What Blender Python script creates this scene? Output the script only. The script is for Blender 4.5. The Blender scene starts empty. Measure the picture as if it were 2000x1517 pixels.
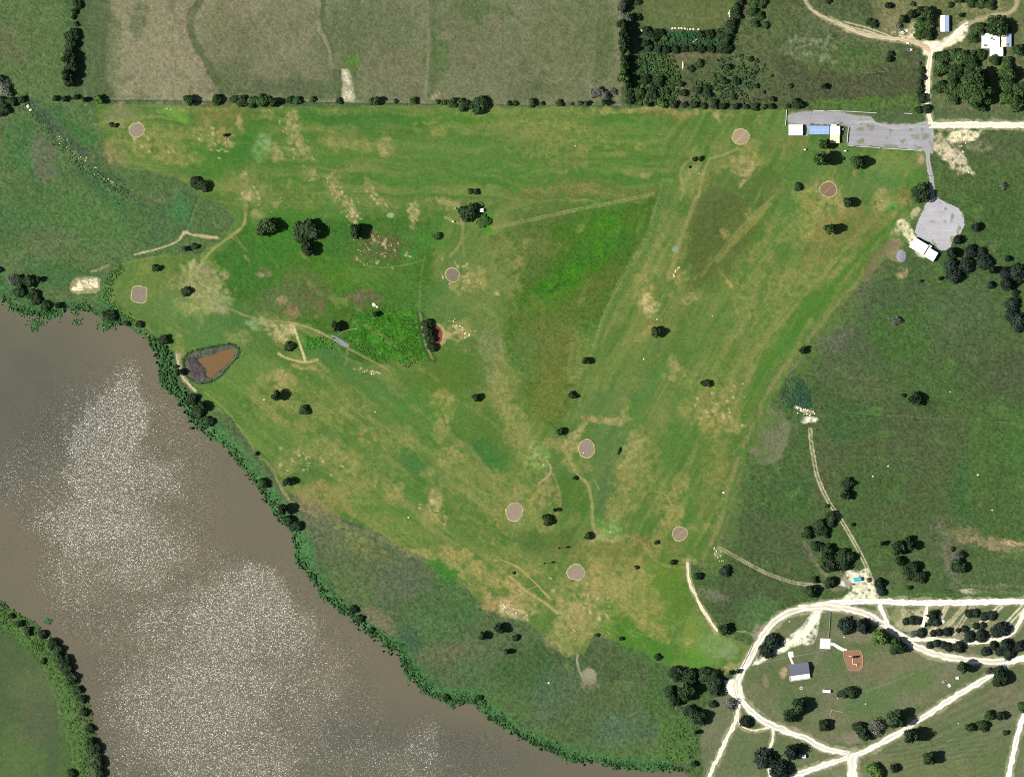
import bpy, bmesh, math, random
import numpy as np
from mathutils import Matrix, Vector

# ------------------------------------------------------------------ camera, sky, sun
scene = bpy.context.scene
COL = scene.collection
S = 0.5                                   # metres per photo pixel
def WX(px): return (px - 1000.0) * S
def WY(py): return (758.5 - py) * S

cam_d = bpy.data.cameras.new("survey_camera")
cam = bpy.data.objects.new("survey_camera", cam_d)
COL.objects.link(cam)
CAM_H = 4200.0
cam.location = (0, 0, CAM_H)
cam_d.sensor_width = 36.0
cam_d.lens = 36.0 * CAM_H / 1000.0
cam_d.clip_start = 10.0
cam_d.clip_end = 30000.0
scene.camera = cam

SUN_ELEV = math.radians(43.0)
SHADOW_DIR = math.radians(5.0)            # shadows fall east, a touch north
world = bpy.data.worlds.new("World")
scene.world = world
world.use_nodes = True
wn = world.node_tree
bg = wn.nodes["Background"]
sky = wn.nodes.new("ShaderNodeTexSky")
sky.sky_type = 'NISHITA'
sky.sun_disc = False
sky.sun_elevation = SUN_ELEV
sky.sun_rotation = math.radians(-95.0)
wn.links.new(sky.outputs[0], bg.inputs[0])
bg.inputs[1].default_value = 0.05

sun_d = bpy.data.lights.new("sun", 'SUN')
sun_d.energy = 5.0
sun_d.angle = math.radians(0.5)
sun_d.color = (1.0, 0.985, 0.95)
sun = bpy.data.objects.new("sun", sun_d)
COL.objects.link(sun)
sx = math.cos(SUN_ELEV) * math.cos(SHADOW_DIR)
sy = math.cos(SUN_ELEV) * math.sin(SHADOW_DIR)
sun.rotation_euler = Vector((sx, sy, -math.sin(SUN_ELEV))).to_track_quat('-Z', 'Y').to_euler()

scene.view_settings.view_transform = 'Standard'
scene.view_settings.look = 'None'
scene.view_settings.gamma = 1.0
scene.view_settings.use_curve_mapping = False
scene.view_settings.exposure = 0.50
scene.cycles.pixel_filter_type = 'BLACKMAN_HARRIS'
scene.cycles.filter_width = 1.1
scene.cycles.use_denoising = False
GAIN = 1.75                               # picture value of a lit white ground at this light

# ------------------------------------------------------------------ small helpers
def lin(c):
    c = np.asarray(c, dtype=float) / 255.0
    return np.where(c <= 0.04045, c / 12.92, ((c + 0.055) / 1.055) ** 2.4)
def hot(a):                               # the photograph clips on fresh limestone and white paint
    t = np.clip((a - .36) / .2, 0, 1); return a * (1 + .34 * t * t * (3 - 2 * t))
def alb(c): return tuple(float(v) for v in np.clip(hot(lin(c) / GAIN), 0.0, 0.82))

def vnoise(x, y, seed):
    rs = np.random.RandomState(seed)
    T = rs.rand(256, 256)
    xi = np.floor(x).astype(np.int64); yi = np.floor(y).astype(np.int64)
    fx = x - xi; fy = y - yi
    fx = fx * fx * (3 - 2 * fx); fy = fy * fy * (3 - 2 * fy)
    a = T[xi & 255, yi & 255]; b = T[(xi + 1) & 255, yi & 255]
    c = T[xi & 255, (yi + 1) & 255]; d = T[(xi + 1) & 255, (yi + 1) & 255]
    return (a * (1 - fx) + b * fx) * (1 - fy) + (c * (1 - fx) + d * fx) * fy
def fbm(x, y, scale, seed, octv=4):
    s = 0; a = 1; t = 0; f = 1.0 / scale
    for o in range(octv):
        s = s + a * vnoise(x * f + 17.3 * o, y * f - 9.1 * o, seed + o); t += a; a *= 0.5; f *= 2
    return s / t
def sstep(e0, e1, v):
    t = np.clip((v - e0) / (e1 - e0 + 1e-9), 0, 1)
    return t * t * (3 - 2 * t)
def smooth(pts, n=6):
    P = [np.array(p, float) for p in pts]
    if len(P) < 3: 
        return [tuple(P[0] + (P[1] - P[0]) * k / n) for k in range(n + 1)]
    out = []
    Q = [2 * P[0] - P[1]] + P + [2 * P[-1] - P[-2]]
    for i in range(1, len(Q) - 2):
        for k in range(n):
            t = k / n
            out.append(tuple(0.5 * ((2 * Q[i]) + (-Q[i-1] + Q[i+1]) * t + (2*Q[i-1] - 5*Q[i] + 4*Q[i+1] - Q[i+2]) * t*t
                        + (-Q[i-1] + 3*Q[i] - 3*Q[i+1] + Q[i+2]) * t**3)))
    out.append(tuple(P[-1]))
    return out
def seg_dist(x, y, pts, closed=False):
    d = np.full(x.shape, 1e9)
    n = len(pts)
    for i in range(n if closed else n - 1):
        ax, ay = pts[i]; bx, by = pts[(i + 1) % n]
        dx, dy = bx - ax, by - ay
        L = dx * dx + dy * dy + 1e-9
        t = np.clip(((x - ax) * dx + (y - ay) * dy) / L, 0, 1)
        d = np.minimum(d, (x - ax - t * dx) ** 2 + (y - ay - t * dy) ** 2)
    return np.sqrt(d)
def inside(x, y, pts):
    c = np.zeros(x.shape, bool); n = len(pts)
    for i in range(n):
        ax, ay = pts[i]; bx, by = pts[(i + 1) % n]
        if ay == by: continue
        cr = ((ay > y) != (by > y)) & (x < (bx - ax) * (y - ay) / (by - ay) + ax)
        c ^= cr
    return c

# ------------------------------------------------------------------ grid of the ground (photo pixels)
def axis(lo, hi, step, far):
    a = list(np.arange(lo, hi + 0.1, step))
    s = step; v = a[-1]; up = []
    while v < far: s *= 1.35; v += s; up.append(v)
    s = step; v = a[0]; dn = []
    while v > -far: s *= 1.35; v -= s; dn.append(v)
    return np.array(dn[::-1] + a + up)
AX = axis(-50, 2050, 2.0, 14000)
AY = axis(-50, 1567, 2.0, 14000)
PX, PY = np.meshgrid(AX, AY, indexing='xy')
NY, NX = PX.shape
N1 = fbm(PX, PY, 46, 11, 4) - 0.5
N2 = fbm(PX, PY, 46, 31, 4) - 0.5
N3 = fbm(PX, PY, 11, 51, 3) - 0.5
N4 = fbm(PX, PY, 11, 71, 3) - 0.5
BR = fbm(PX, PY, 16, 91, 4)               # break-up noise
BRF = fbm(PX, PY, 6, 92, 3)
BIG = fbm(PX, PY, 150, 93, 4)
rsn = np.random.RandomState(5)
WN = rsn.rand(NY, NX) - 0.5               # tuft-to-tuft variation
RGB = np.zeros((NY, NX, 3))
ROUGH = np.full((NY, NX), 0.7)            # height of the growth, drives relief
def tone(c):
    v = 255.0 * (np.asarray(c, float) / 255.0) ** TONE
    g = v[..., 1]; m = v.mean()
    v = v + (m - v) * DESAT
    return v * [.99, 1.0, .985]
TONE = 0.87; DESAT = .04
def setc(c): RGB[:] = lin(tone(c)) / GAIN
def win(x0, y0, x1, y1):
    i0, i1 = np.searchsorted(AX, [x0, x1]); j0, j1 = np.searchsorted(AY, [y0, y1])
    return slice(max(0, j0 - 1), j1 + 1), slice(max(0, i0 - 1), i1 + 1)
def put(sl, a, col, rough):
    c = lin(tone(col)) / GAIN
    a = a * (0.72 + 0.5 * BR2[sl])
    a = np.clip(a, 0, 1)
    RGB[sl] += (c - RGB[sl]) * a[..., None]
    if rough is not None:
        ROUGH[sl] += (rough - ROUGH[sl]) * a
BR2 = np.clip(fbm(PX, PY, 9, 94, 4) * 1.1, 0, 1)
def rag(sl, e, k=1.1):                    # ragged, grown-in edges
    n = (BR2[sl] - 0.5) + (BR[sl] - 0.5) * .6
    return sstep(.12, .88, e + n * k * np.sqrt(np.clip(4 * e * (1 - e), 0, 1)))
def brk(sl, a, b, fine=False):
    if b <= 0: return a
    n = (BRF if fine else BR)[sl]
    return a * sstep(b - 0.16, b + 0.16, n + 0.0)
def wcoords(sl, w):
    return PX[sl] + w * (N1[sl] * 2 + N3[sl] * 0.8), PY[sl] + w * (N2[sl] * 2 + N4[sl] * 0.8)
def blob(cx, cy, rx, ry=None, ang=0, col=(0, 0, 0), a=1.0, soft=0.5, warp=8, b=0, rough=None, fine=False):
    ry = rx if ry is None else ry
    R = max(rx, ry) * (1 + soft) + warp * 1.6
    sl = win(cx - R, cy - R, cx + R, cy + R)
    x, y = wcoords(sl, warp)
    t = math.radians(ang); u = (x - cx) * math.cos(t) + (y - cy) * math.sin(t); v = -(x - cx) * math.sin(t) + (y - cy) * math.cos(t)
    d = np.sqrt((u / rx) ** 2 + (v / ry) ** 2)
    put(sl, brk(sl, rag(sl, 1 - sstep(1 - soft, 1 + soft, d)) * a, b, fine), col, rough)
def stroke(pts, w, col, a=1.0, soft=0.5, warp=3, b=0, rough=None, fine=False, sm=True):
    if sm: pts = smooth(pts)
    xs = [p[0] for p in pts]; ys = [p[1] for p in pts]; m = w * (1 + soft) + warp * 1.6 + 4
    sl = win(min(xs) - m, min(ys) - m, max(xs) + m, max(ys) + m)
    x, y = wcoords(sl, warp)
    d = seg_dist(x, y, pts) / (w * 0.5 * (.75 + .5 * BR[sl]))
    put(sl, brk(sl, rag(sl, 1 - sstep(1 - soft, 1 + soft, d), .8) * a, b, fine), col, rough)
def twin(pts, gap, w, col, a=1.0, **k):
    P = np.array(smooth(pts)); T = np.gradient(P, axis=0); L = np.linalg.norm(T, axis=1)[:, None] + 1e-9
    Nn = np.stack([-T[:, 1], T[:, 0]], 1) / L
    for s in (-1, 1): stroke([tuple(p) for p in P + Nn * gap * 0.5 * s], w, col, a, sm=False, **k)
def poly(pts, col, a=1.0, soft=4, warp=4, b=0, rough=None, sm=False, fine=False):
    if sm: pts = smooth(list(pts) + [pts[0]])[:-1]
    xs = [p[0] for p in pts]; ys = [p[1] for p in pts]; m = soft + warp * 1.6 + 4
    sl = win(min(xs) - m, min(ys) - m, max(xs) + m, max(ys) + m)
    x, y = wcoords(sl, warp)
    d = seg_dist(x, y, pts, True) * np.where(inside(x, y, pts), 1, -1)
    put(sl, brk(sl, rag(sl, sstep(-soft, soft, d), .8) * a, b, fine), col, rough)

# ------------------------------------------------------------------ outlines used by several builders
RIVER = [(-900,560),(0,583),(15,592),(32,609),(50,612),(75,616),(100,613),(125,606),(150,605),(178,609),(200,622),(212,640),(225,632),(250,637),(275,655),
 (300,672),(312,690),(310,730),(318,756),(350,780),(362,802),(380,832),(410,855),(440,872),(467,907),(499,945),(507,957),(525,985),(540,1010),
 (560,1027),(572,1047),(577,1075),(580,1102),(600,1117),(610,1137),(625,1150),(637,1172),(660,1187),(685,1202),(707,1222),(720,1237),(737,1242),
 (752,1262),(780,1273),(785,1300),(800,1320),(825,1347),(842,1360),(875,1375),(925,1373),(940,1392),(965,1412),(997,1428),(1030,1447),(1075,1465),
 (1095,1480),(1120,1487),(1155,1485),(1212,1500),(1275,1507),(1335,1503),(1345,1517),(1370,1600),(1500,2400),(400,2400),(230,1600),(205,1517),
 (204,1490),(197,1462),(187,1429),(176,1377),(165,1347),(147,1312),(136,1282),(117,1254),(88,1234),(66,1212),(30,1194),(0,1169),(-900,1000)]
COURSE = [(186,203),(240,204),(500,208),(1000,207),(1250,212),(1536,216),(1600,262),(1660,286),(1806,296),(1815,330),(1795,400),(1770,470),(1690,545),(1600,655),(1545,720),
 (1515,770),(1480,850),(1440,930),(1410,1040),(1385,1100),(1345,1098),(1356,1160),(1378,1205),(1402,1236),(1440,1250),(1470,1262),(1450,1310),(1400,1312),(1300,1296),
 (1240,1262),(1160,1240),(1140,1280),(1105,1275),(1076,1250),(1030,1215),(960,1190),(900,1140),(820,1092),(740,1040),(640,1000),(560,960),(500,885),(440,800),(385,765),
 (350,705),(318,662),(280,642),(238,615),(215,590),(213,560),(226,525),(262,508),(330,498),(385,502),(420,472),(462,432),(440,402),(400,386),(355,352),(290,334),(240,330),(205,290),(190,240)]
POND = [(387,703),(400,698),(413,695),(435,686),(453,684),(456,693),(443,710),(425,725),(413,735),(404,730),(405,722),(398,713)]
PONDRIM = [(360,697),(375,686),(415,677),(450,672),(467,680),(465,695),(450,712),(430,735),(405,748),(385,748),(366,735),(359,715)]
POND2 = [(842,638),(855,638),(862,650),(860,664),(852,674),(845,662),(841,648)]

# ------------------------------------------------------------------ ground colours (what grows or lies there)
setc((72,96,52))
put((slice(None), slice(None)), sstep(0.42, 0.68, BIG), (86,100,62), None)
put((slice(None), slice(None)), sstep(0.5, 0.75, fbm(PX, PY, 60, 300, 4)) * 0.7, (60,98,46), None)
# west pasture
poly([(-900,-900),(150,-900),(130,190),(190,205),(205,330),(300,334),(355,352),(400,386),(440,402),(460,432),(420,470),(380,495),(215,530),(205,600),(-900,590)], (84,108,58), 0.9, 10, 12, rough=0.8)
for x,y,r1,r2,an,c,a in [(60,60,60,90,20,(86,104,60),.6),(20,90,30,40,0,(100,98,66),.5),(60,300,70,40,50,(60,104,52),.8),(85,310,22,45,-10,(104,100,78),.7),
  (150,420,120,60,0,(70,110,52),.7),(90,470,60,30,10,(92,98,66),.5),(300,430,50,70,-20,(70,100,52),.7),(330,440,40,40,0,(66,96,58),.5),(120,240,70,25,30,(52,100,48),.7),
  (50,200,60,30,0,(86,108,62),.5),(180,560,40,20,0,(72,112,50),.6),(20,430,50,60,0,(62,100,52),.6),(110,540,80,25,10,(60,100,50),.7),(355,410,25,35,0,(62,116,62),.8),
  (200,370,60,20,40,(56,100,52),.6)]:
    blob(x,y,r1,r2,an,c,a,.6,14)
for k in range(70):
    t = k/69.; x = 60+ t*190 + random.Random(k).uniform(-6,6); y = 205+ t*170 + random.Random(k+99).uniform(-8,8)
    blob(x,y,random.Random(k).uniform(5,14),random.Random(k+5).uniform(4,9),random.Random(k).uniform(0,90),(56,84,52) if k%3 else (84,88,72),.5,.7,6)
# north field
poly([(165,-900),(1210,-900),(1212,0),(1216,205),(700,201),(215,196),(165,180)], (112,116,80), 1, 6, 8, rough=0.55)
poly([(165,-900),(180,-900),(215,0),(205,150),(235,196),(190,196),(150,150)], (72,92,52), .8, 12, 10)
poly([(225,-400),(640,-400),(640,60),(560,120),(500,60),(420,0),(395,60),(420,130),(415,196),(240,196),(228,120)], (138,132,98), .85, 22, 24)
poly([(260,40),(330,30),(390,100),(400,190),(245,190),(235,120)], (142,133,100), .6, 24, 24)
for x,y,r1,r2,an,c,a in [(270,45,18,22,0,(88,100,66),.7),(455,60,50,60,0,(118,112,80),.6),(450,150,50,35,0,(80,96,58),.8),(560,40,60,60,0,(106,106,76),.6),(560,140,60,30,0,(122,112,84),.55),
   (580,170,90,22,0,(78,92,58),.8),(660,90,40,70,-10,(88,100,62),.6),(740,60,70,60,0,(90,100,64),.6),(770,130,60,30,0,(112,106,78),.6),(800,180,40,15,0,(108,102,70),.6),
   (900,60,60,70,0,(98,104,68),.6),(940,20,50,20,0,(76,100,50),.6),(965,60,12,30,0,(118,108,84),.6),(915,112,8,8,0,(140,122,94),.7),(935,95,12,8,0,(126,116,86),.6),
   (960,150,60,30,0,(108,108,74),.5),(1060,120,90,60,0,(108,110,74),.7),(1120,60,80,60,0,(96,104,64),.6),(1040,170,60,25,0,(90,98,62),.6),(1180,80,20,80,0,(82,98,54),.7),
   (850,110,20,45,-8,(80,104,52),.7),(690,125,14,22,0,(84,116,48),.9),(1100,150,50,12,0,(116,116,78),.6),(480,100,30,60,20,(108,108,76),.5),(430,90,30,50,0,(116,114,80),.6)]:
    blob(x,y,r1,r2,an,c,a,.7,12)
stroke([(378,-30),(372,0),(358,25),(356,50),(366,85),(390,125),(412,165)], 13, (140,124,98), .6, .8, 5)
stroke([(392,-30),(388,5),(374,30),(372,55),(382,85),(402,120),(425,160)], 14, (76,90,52), .8, .6, 4)
stroke([(640,-30),(633,0),(630,60),(645,90),(655,130),(662,195)], 9, (82,98,60), .95, .6, 4)
stroke([(628,-20),(622,20),(622,55),(640,92),(648,130)], 7, (142,132,104), .8, .6, 4)
stroke([(845,-30),(842,60),(846,150),(838,200)], 16, (80,96,54), .6, .8, 5)
stroke([(838,-30),(835,60),(836,110),(832,190)], 6, (134,126,98), .6, .7, 3)
poly([(668,135),(682,135),(688,160),(696,188),(690,198),(666,198),(668,170)], (186,176,140), 1, 2.5, 3, rough=.5)
poly([(670,140),(680,140),(690,190),(672,192)], (222,208,176), .9, 4, 5, b=.42, fine=True, rough=.7)
stroke([(664,140),(666,165),(664,195)], 6, (60,80,50), .6, .7, 2)
stroke([(692,140),(694,165),(700,195)], 7, (88,110,54), .7, .7, 3)
blob(850,188,18,5,-20,(170,160,124),.9,.5,5,b=.45,fine=True)
# fence line between field and course
stroke([(205,196),(700,201),(1216,207)], 4, (66,82,48), .8, .6, 2)
stroke([(205,193),(560,196),(660,198),(1000,203),(1216,205)], 2.5, (150,150,120), .5, .7, 1.5)
# north-east scrub
poly([(1216,-900),(1800,-900),(1808,215),(1530,216),(1216,210)], (76,86,50), 1, 6, 6, rough=1.0)
poly([(1255,-900),(1440,-900),(1435,30),(1400,55),(1255,55)], (92,104,56), .95, 5, 6, rough=.45)
stroke([(1275,20),(1320,28),(1380,35),(1410,20)], 6, (112,114,68), .5, .8, 4)
poly([(1252,60),(1400,60),(1420,100),(1250,103)], (50,76,44), .9, 5, 6, rough=1.3)
poly([(1305,60),(1360,62),(1358,82),(1310,82)], (44,92,50), .8, 4, 4, rough=1.0)
poly([(1250,105),(1310,105),(1308,200),(1245,205)], (60,84,42), .8, 8, 8, rough=1.4)
blob(1335,120,30,18,0,(94,96,60),.8,.6,8); blob(1420,105,30,10,0,(96,94,62),.7,.6,8); blob(1340,108,60,5,0,(112,100,78),.6,.6,4)
blob(1440,145,50,30,20,(48,82,44),.7,.6,10,rough=1.4); blob(1400,135,40,20,0,(80,92,52),.5,.6,8)
blob(1480,120,50,40,-30,(88,96,58),.6,.7,10); blob(1330,185,60,15,0,(108,102,76),.6,.6,8,b=.42)
blob(1260,178,40,12,-30,(110,106,84),.5,.6,8,b=.45); blob(1480,190,40,15,0,(84,86,58),.5,.6,8)
blob(1480,60,40,60,30,(84,94,54),.7,.7,10)
poly([(1500,100),(1680,130),(1790,150),(1790,200),(1540,210),(1520,160)], (74,78,50), .75, 14, 14)
poly([(1560,195),(1700,190),(1790,180),(1798,215),(1600,217)], (76,108,44), .8, 7, 9, rough=1.1)
blob(1620,110,70,30,10,(82,106,52),.7,.7,14); blob(1570,85,45,30,0,(96,104,72),.6,.7,12,b=.42); blob(1570,60,60,25,10,(78,96,54),.6,.7,12)
blob(1690,90,70,25,15,(70,100,48),.7,.7,10); blob(1620,40,60,30,0,(80,98,58),.6,.7,10); blob(1660,60,90,18,18,(104,104,72),.5,.7,8)
for k in range(40):
    r = random.Random(k+700); blob(r.uniform(1545,1640),r.uniform(70,125),r.uniform(2,6),r.uniform(2,5),0,(140,136,110),.5,.6,3)
poly([(1695,-60),(1800,-60),(1870,-60),(2100,-60),(2100,210),(1830,215),(1822,110),(1790,70),(1700,50)], (104,108,64), .8, 10, 10, rough=.8)
blob(1735,35,25,35,0,(140,132,90),.7,.7,10,b=.4); blob(1770,10,40,16,0,(128,124,80),.6,.7,10); blob(1930,12,60,22,0,(130,126,82),.7,.7,8)
blob(1985,55,30,60,0,(98,106,62),.8,.6,6); blob(1782,60,18,16,0,(196,186,142),.8,.7,8,b=.42,fine=True)
twin([(1675,135),(1695,140),(1735,136)], 5, 1.6, (130,130,90), .6, warp=1)
# east rough
poly([(1825,250),(2900,250),(2900,2300),(1700,2300),(1345,1500),(1345,1380),(1420,1300),(1470,1262),(1440,1250),(1402,1236),(1378,1205),(1356,1160),(1345,1098),(1385,1100),(1440,930),(1510,770),(1690,545),(1815,400)],
     (70,94,46), .95, 8, 8, rough=.8)
for x,y,r1,r2,an,c,a in [(1700,620,110,100,30,(68,88,52),.7),(1640,700,60,60,0,(78,88,58),.5),(1760,650,60,50,0,(64,100,40),.7),(1880,620,60,60,0,(74,92,62),.5),(1920,720,90,60,0,(70,84,50),.7),
   (1760,560,40,30,0,(66,88,50),.6),(1660,590,40,30,20,(88,92,68),.4),(1620,660,30,40,30,(98,96,76),.6),(1900,330,90,70,0,(74,96,48),.7),(1930,420,80,50,0,(64,92,42),.7),(1870,290,60,25,0,(72,92,52),.7),
   (1960,290,50,30,0,(78,88,56),.6),(1700,800,120,60,0,(66,86,46),.7),(1800,870,100,80,0,(76,84,52),.6),(1660,830,50,50,0,(60,92,44),.7),(1950,900,60,120,0,(70,98,44),.7),(1760,980,80,60,0,(74,84,48),.6),
   (1880,960,20,60,0,(52,92,44),.7),(1985,850,40,60,0,(64,104,42),.6),(1620,920,40,60,0,(84,82,56),.5),(1690,890,50,30,0,(88,84,60),.5),(1530,980,60,60,0,(62,92,44),.7),(1500,1050,90,40,20,(72,84,50),.7),
   (1560,1060,50,40,0,(76,88,54),.6),(1480,1130,60,40,0,(70,82,50),.7),(1430,1180,40,40,0,(66,80,50),.7),(1400,1160,30,10,10,(128,116,96),.5),(1540,1140,60,30,0,(66,84,50),.6),(1480,1200,30,30,0,(78,112,58),.7),
   (1760,1130,60,20,0,(84,96,56),.6),(1900,1120,110,30,0,(76,96,54),.8),(1840,1050,50,40,0,(90,92,66),.5),(1850,1080,14,60,-10,(116,108,86),.6),(1950,1060,60,12,5,(150,132,94),.8),(1880,1035,30,10,0,(138,122,84),.5),
   (1980,740,40,60,0,(72,82,52),.6),(1820,760,70,30,0,(66,96,44),.6),(1700,930,60,60,0,(62,90,42),.6),(1700,760,50,20,0,(94,98,62),.4),(1860,500,50,40,0,(60,86,44),.6),(1990,500,40,60,0,(62,94,46),.7),
   (1640,840,15,30,0,(56,92,50),.6)]:
    blob(x,y,r1,r2,an,c,a,.7,16)
blob(1500,850,42,55,0,(116,120,84),.85,.2,6,rough=.3); blob(1500,850,30,40,0,(106,108,78),.5,.5,6)
poly([(1530,742),(1548,735),(1568,742),(1584,765),(1586,795),(1560,800),(1530,795),(1526,765)], (44,78,52), .95, 3, 3, rough=1.5)
stroke([(1440,930),(1425,985),(1408,1045),(1388,1095),(1370,1100)], 14, (124,112,80), .8, .45, 2, rough=.2)
stroke([(1480,830),(1450,890),(1440,930)], 18, (116,110,78), .7, .5, 4)
stroke([(1545,720),(1620,640),(1700,550),(1730,520)], 16, (96,92,70), .6, .7, 6)
stroke([(1505,775),(1530,735),(1560,705)], 10, (132,122,94), .7, .6, 4)
stroke([(1400,1067),(1480,990),(1530,960),(1580,940),(1600,925)], 5, (62,100,56), .7, .7, 3, b=.42, fine=True, rough=1.4)
stroke([(1640,804),(1780,814),(1990,826)], 1.8, (104,116,84), .5, .7, 1)
stroke([(1962,880),(1950,960),(1945,1020)], 3, (52,72,40), .6, .8, 2)
stroke([(1850,500),(1995,600)], 2, (60,84,44), .3, .8, 2)
for k in range(260):
    r = random.Random(k+5000); x = r.uniform(1400,2040); y = r.uniform(300,1150)
    if inside(np.array([x]), np.array([y]), COURSE)[0]: continue
    blob(x,y,r.uniform(4,22),r.uniform(3,14),r.uniform(0,180),[(84,118,52),(58,82,42),(96,108,66),(74,112,46),(62,96,50)][k%5],r.uniform(.25,.6),.8,8,b=.42)
for k in range(200):
    r = random.Random(k+6000); x = r.uniform(-40,380); y = r.uniform(-40,600)
    if x > 150 and y < 200: continue
    blob(x,y,r.uniform(4,20),r.uniform(3,12),r.uniform(0,180),[(92,120,66),(60,88,46),(100,106,72),(78,116,54)][k%4],r.uniform(.2,.55),.8,8,b=.42)
for k in range(240):
    r = random.Random(k+7000); x = r.uniform(180,1800); y = r.uniform(-40,200)
    blob(x,y,r.uniform(4,22),r.uniform(3,14),r.uniform(0,180),[(84,96,58),(118,116,84),(132,124,96),(76,92,52)][k%4] if x < 1216 else [(64,84,42),(92,104,56),(104,104,72)][k%3],r.uniform(.2,.5),.8,8,b=.42)
for k in range(150):
    r = random.Random(k+8000); x = r.uniform(600,1370); y = r.uniform(1050,1500)
    if inside(np.array([x]), np.array([y]), COURSE)[0]: continue
    blob(x,y,r.uniform(4,18),r.uniform(3,12),r.uniform(0,180),[(84,116,56),(58,84,48),(100,108,76),(70,108,50)][k%4],r.uniform(.2,.55),.8,8,b=.42)
# bare limestone and sand
def bare(x,y,r1,r2,an,c=(214,200,160),a=1.0,b=.38,w=8): blob(x,y,r1,r2,an,c,a,.5,w,b=b,fine=True,rough=.6)
bare(1882,264,30,12,-8,(236,222,186),1,.3,10); bare(1850,292,28,14,30,(222,206,166),1,.3,10); bare(1872,312,30,16,60,(214,196,158),1,.34,12); bare(1890,333,16,6,30,(206,194,154),.8,.36)
bare(1835,275,12,18,0,(214,196,150),.8,.34); bare(1900,285,34,10,0,(130,126,90),.7,.4)
bare(1580,822,15,7,0,(240,232,206),1,.3,6); bare(1576,806,12,5,20,(206,196,160),.8,.4,6); bare(1558,797,7,5,0,(222,216,190),.8,.4,4)
bare(1985,1058,30,5,3,(196,166,112),.9,.4); bare(1892,1152,15,6,0,(214,204,172),.9,.38,6)
bare(1402,1078,8,8,40,(200,184,140),.9,.4,5)
# south rough between course and river
poly([(385,765),(440,800),(500,885),(560,960),(640,1000),(740,1040),(820,1092),(900,1140),(960,1190),(1030,1215),(1076,1250),(1105,1275),(1140,1280),(1160,1240),(1240,1262),(1300,1296),(1340,1330),(1360,1400),(1345,1517),
   (1000,1430),(840,1360),(600,1120),(500,950),(410,860)], (78,98,58), 1, 6, 6, rough=.85)
for x,y,r1,r2,an,c,a in [(620,1030,60,40,40,(102,104,74),.8),(680,1080,70,40,20,(84,98,60),.7),(760,1100,70,40,10,(88,100,62),.6),(700,1130,50,50,0,(90,106,58),.6),(740,1210,18,40,-40,(122,112,84),.7),(780,1130,50,40,0,(88,96,70),.7),
   (860,1200,60,50,0,(68,100,52),.7),(900,1170,50,16,35,(66,106,50),.6),(820,1240,50,30,0,(72,108,56),.7),(790,1255,30,30,0,(58,84,60),.7),(900,1280,70,25,0,(98,98,70),.7),(870,1310,50,30,0,(80,98,60),.5),(940,1320,40,50,0,(72,100,60),.7),
   (1000,1360,60,40,0,(74,104,52),.7),(1080,1280,60,30,0,(58,82,42),.6),(1200,1300,70,40,0,(68,88,46),.6),(1130,1260,30,20,0,(66,78,52),.5),(1180,1370,60,40,0,(74,92,50),.5),(1080,1370,40,60,0,(80,98,70),.5),(1230,1420,70,30,0,(78,104,70),.6),
   (1180,1430,40,30,0,(78,104,76),.45),(1060,1340,40,30,0,(66,96,60),.6),(1120,1420,50,30,0,(70,94,50),.6),(1290,1360,30,60,0,(68,98,46),.8),(1320,1440,30,50,0,(72,112,44),.7),(1290,1480,60,15,0,(84,118,50),.7),(1200,1470,90,15,0,(76,104,48),.6),
   (1060,1440,40,15,0,(80,112,50),.6),(1220,1340,14,12,0,(92,116,58),.5),(1100,1305,8,6,0,(98,136,58),.6),(660,1060,20,14,0,(96,116,66),.5),(1020,1300,50,40,0,(62,92,44),.7),(590,1080,20,40,-10,(66,110,60),.7)]:
    blob(x,y,r1,r2,an,c,a,.7,14)
blob(1150,1321,15,16,0,(156,148,116),.95,.14,2,rough=.15); blob(1152,1336,18,10,0,(126,118,88),.6,.6,3); blob(1137,1318,4,10,20,(120,124,92),.7,.5,2)
stroke([(1130,1270),(1127,1290),(1131,1308),(1136,1320)], 4, (170,162,128), .8, .5, 1, rough=.15)
# bank strip of rank growth along the river
BANK = smooth([(200,600),(225,625),(265,640),(300,660),(318,690),(320,740),(362,785),(395,835),(430,860),(470,900),(505,950),(550,1010),(585,1060),(600,1105),(650,1170),(720,1230),(790,1280),(850,1355),(930,1368),(1000,1420),(1100,1470),(1300,1500)])
stroke(BANK, 30, (62,108,54), .8, .45, 6, rough=1.3, sm=False)
stroke([(415,835),(455,868),(500,925),(540,975),(565,1000),(585,1040),(605,1100)], 26, (72,118,62), .75, .5, 4, rough=.9)
stroke([(412,805),(450,850),(495,890)], 9, (72,106,58), .7, .6, 3)
poly([(-60,590),(0,530),(60,560),(110,590),(190,600),(215,610),(205,640),(120,620),(70,620),(0,600)], (60,100,52), .8, 6, 8, rough=1.2)
# peninsula in the south-west corner
poly([(-900,1165),(0,1175),(70,1225),(110,1275),(130,1350),(150,1420),(170,1517),(200,2200),(-900,2200)], (72,98,50), 1, 5, 5, rough=.3)
poly([(-900,1240),(0,1232),(60,1290),(100,1350),(118,1420),(112,1517),(130,2200),(-900,2200)], (74,92,56), 1, 5, 5, rough=.2)
blob(60,1340,40,40,30,(96,108,62),.5,.8,12); blob(40,1480,40,60,0,(88,114,54),.5,.8,10); blob(70,1400,25,50,0,(86,92,62),.6,.8,10)
stroke([(0,1200),(60,1245),(110,1310),(135,1390),(150,1450),(160,1540)], 34, (78,110,50), .8, .5, 5, rough=1.2)
stroke([(85,1310),(112,1370),(118,1430)], 4, (104,112,78), .5, .7, 2)
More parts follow.
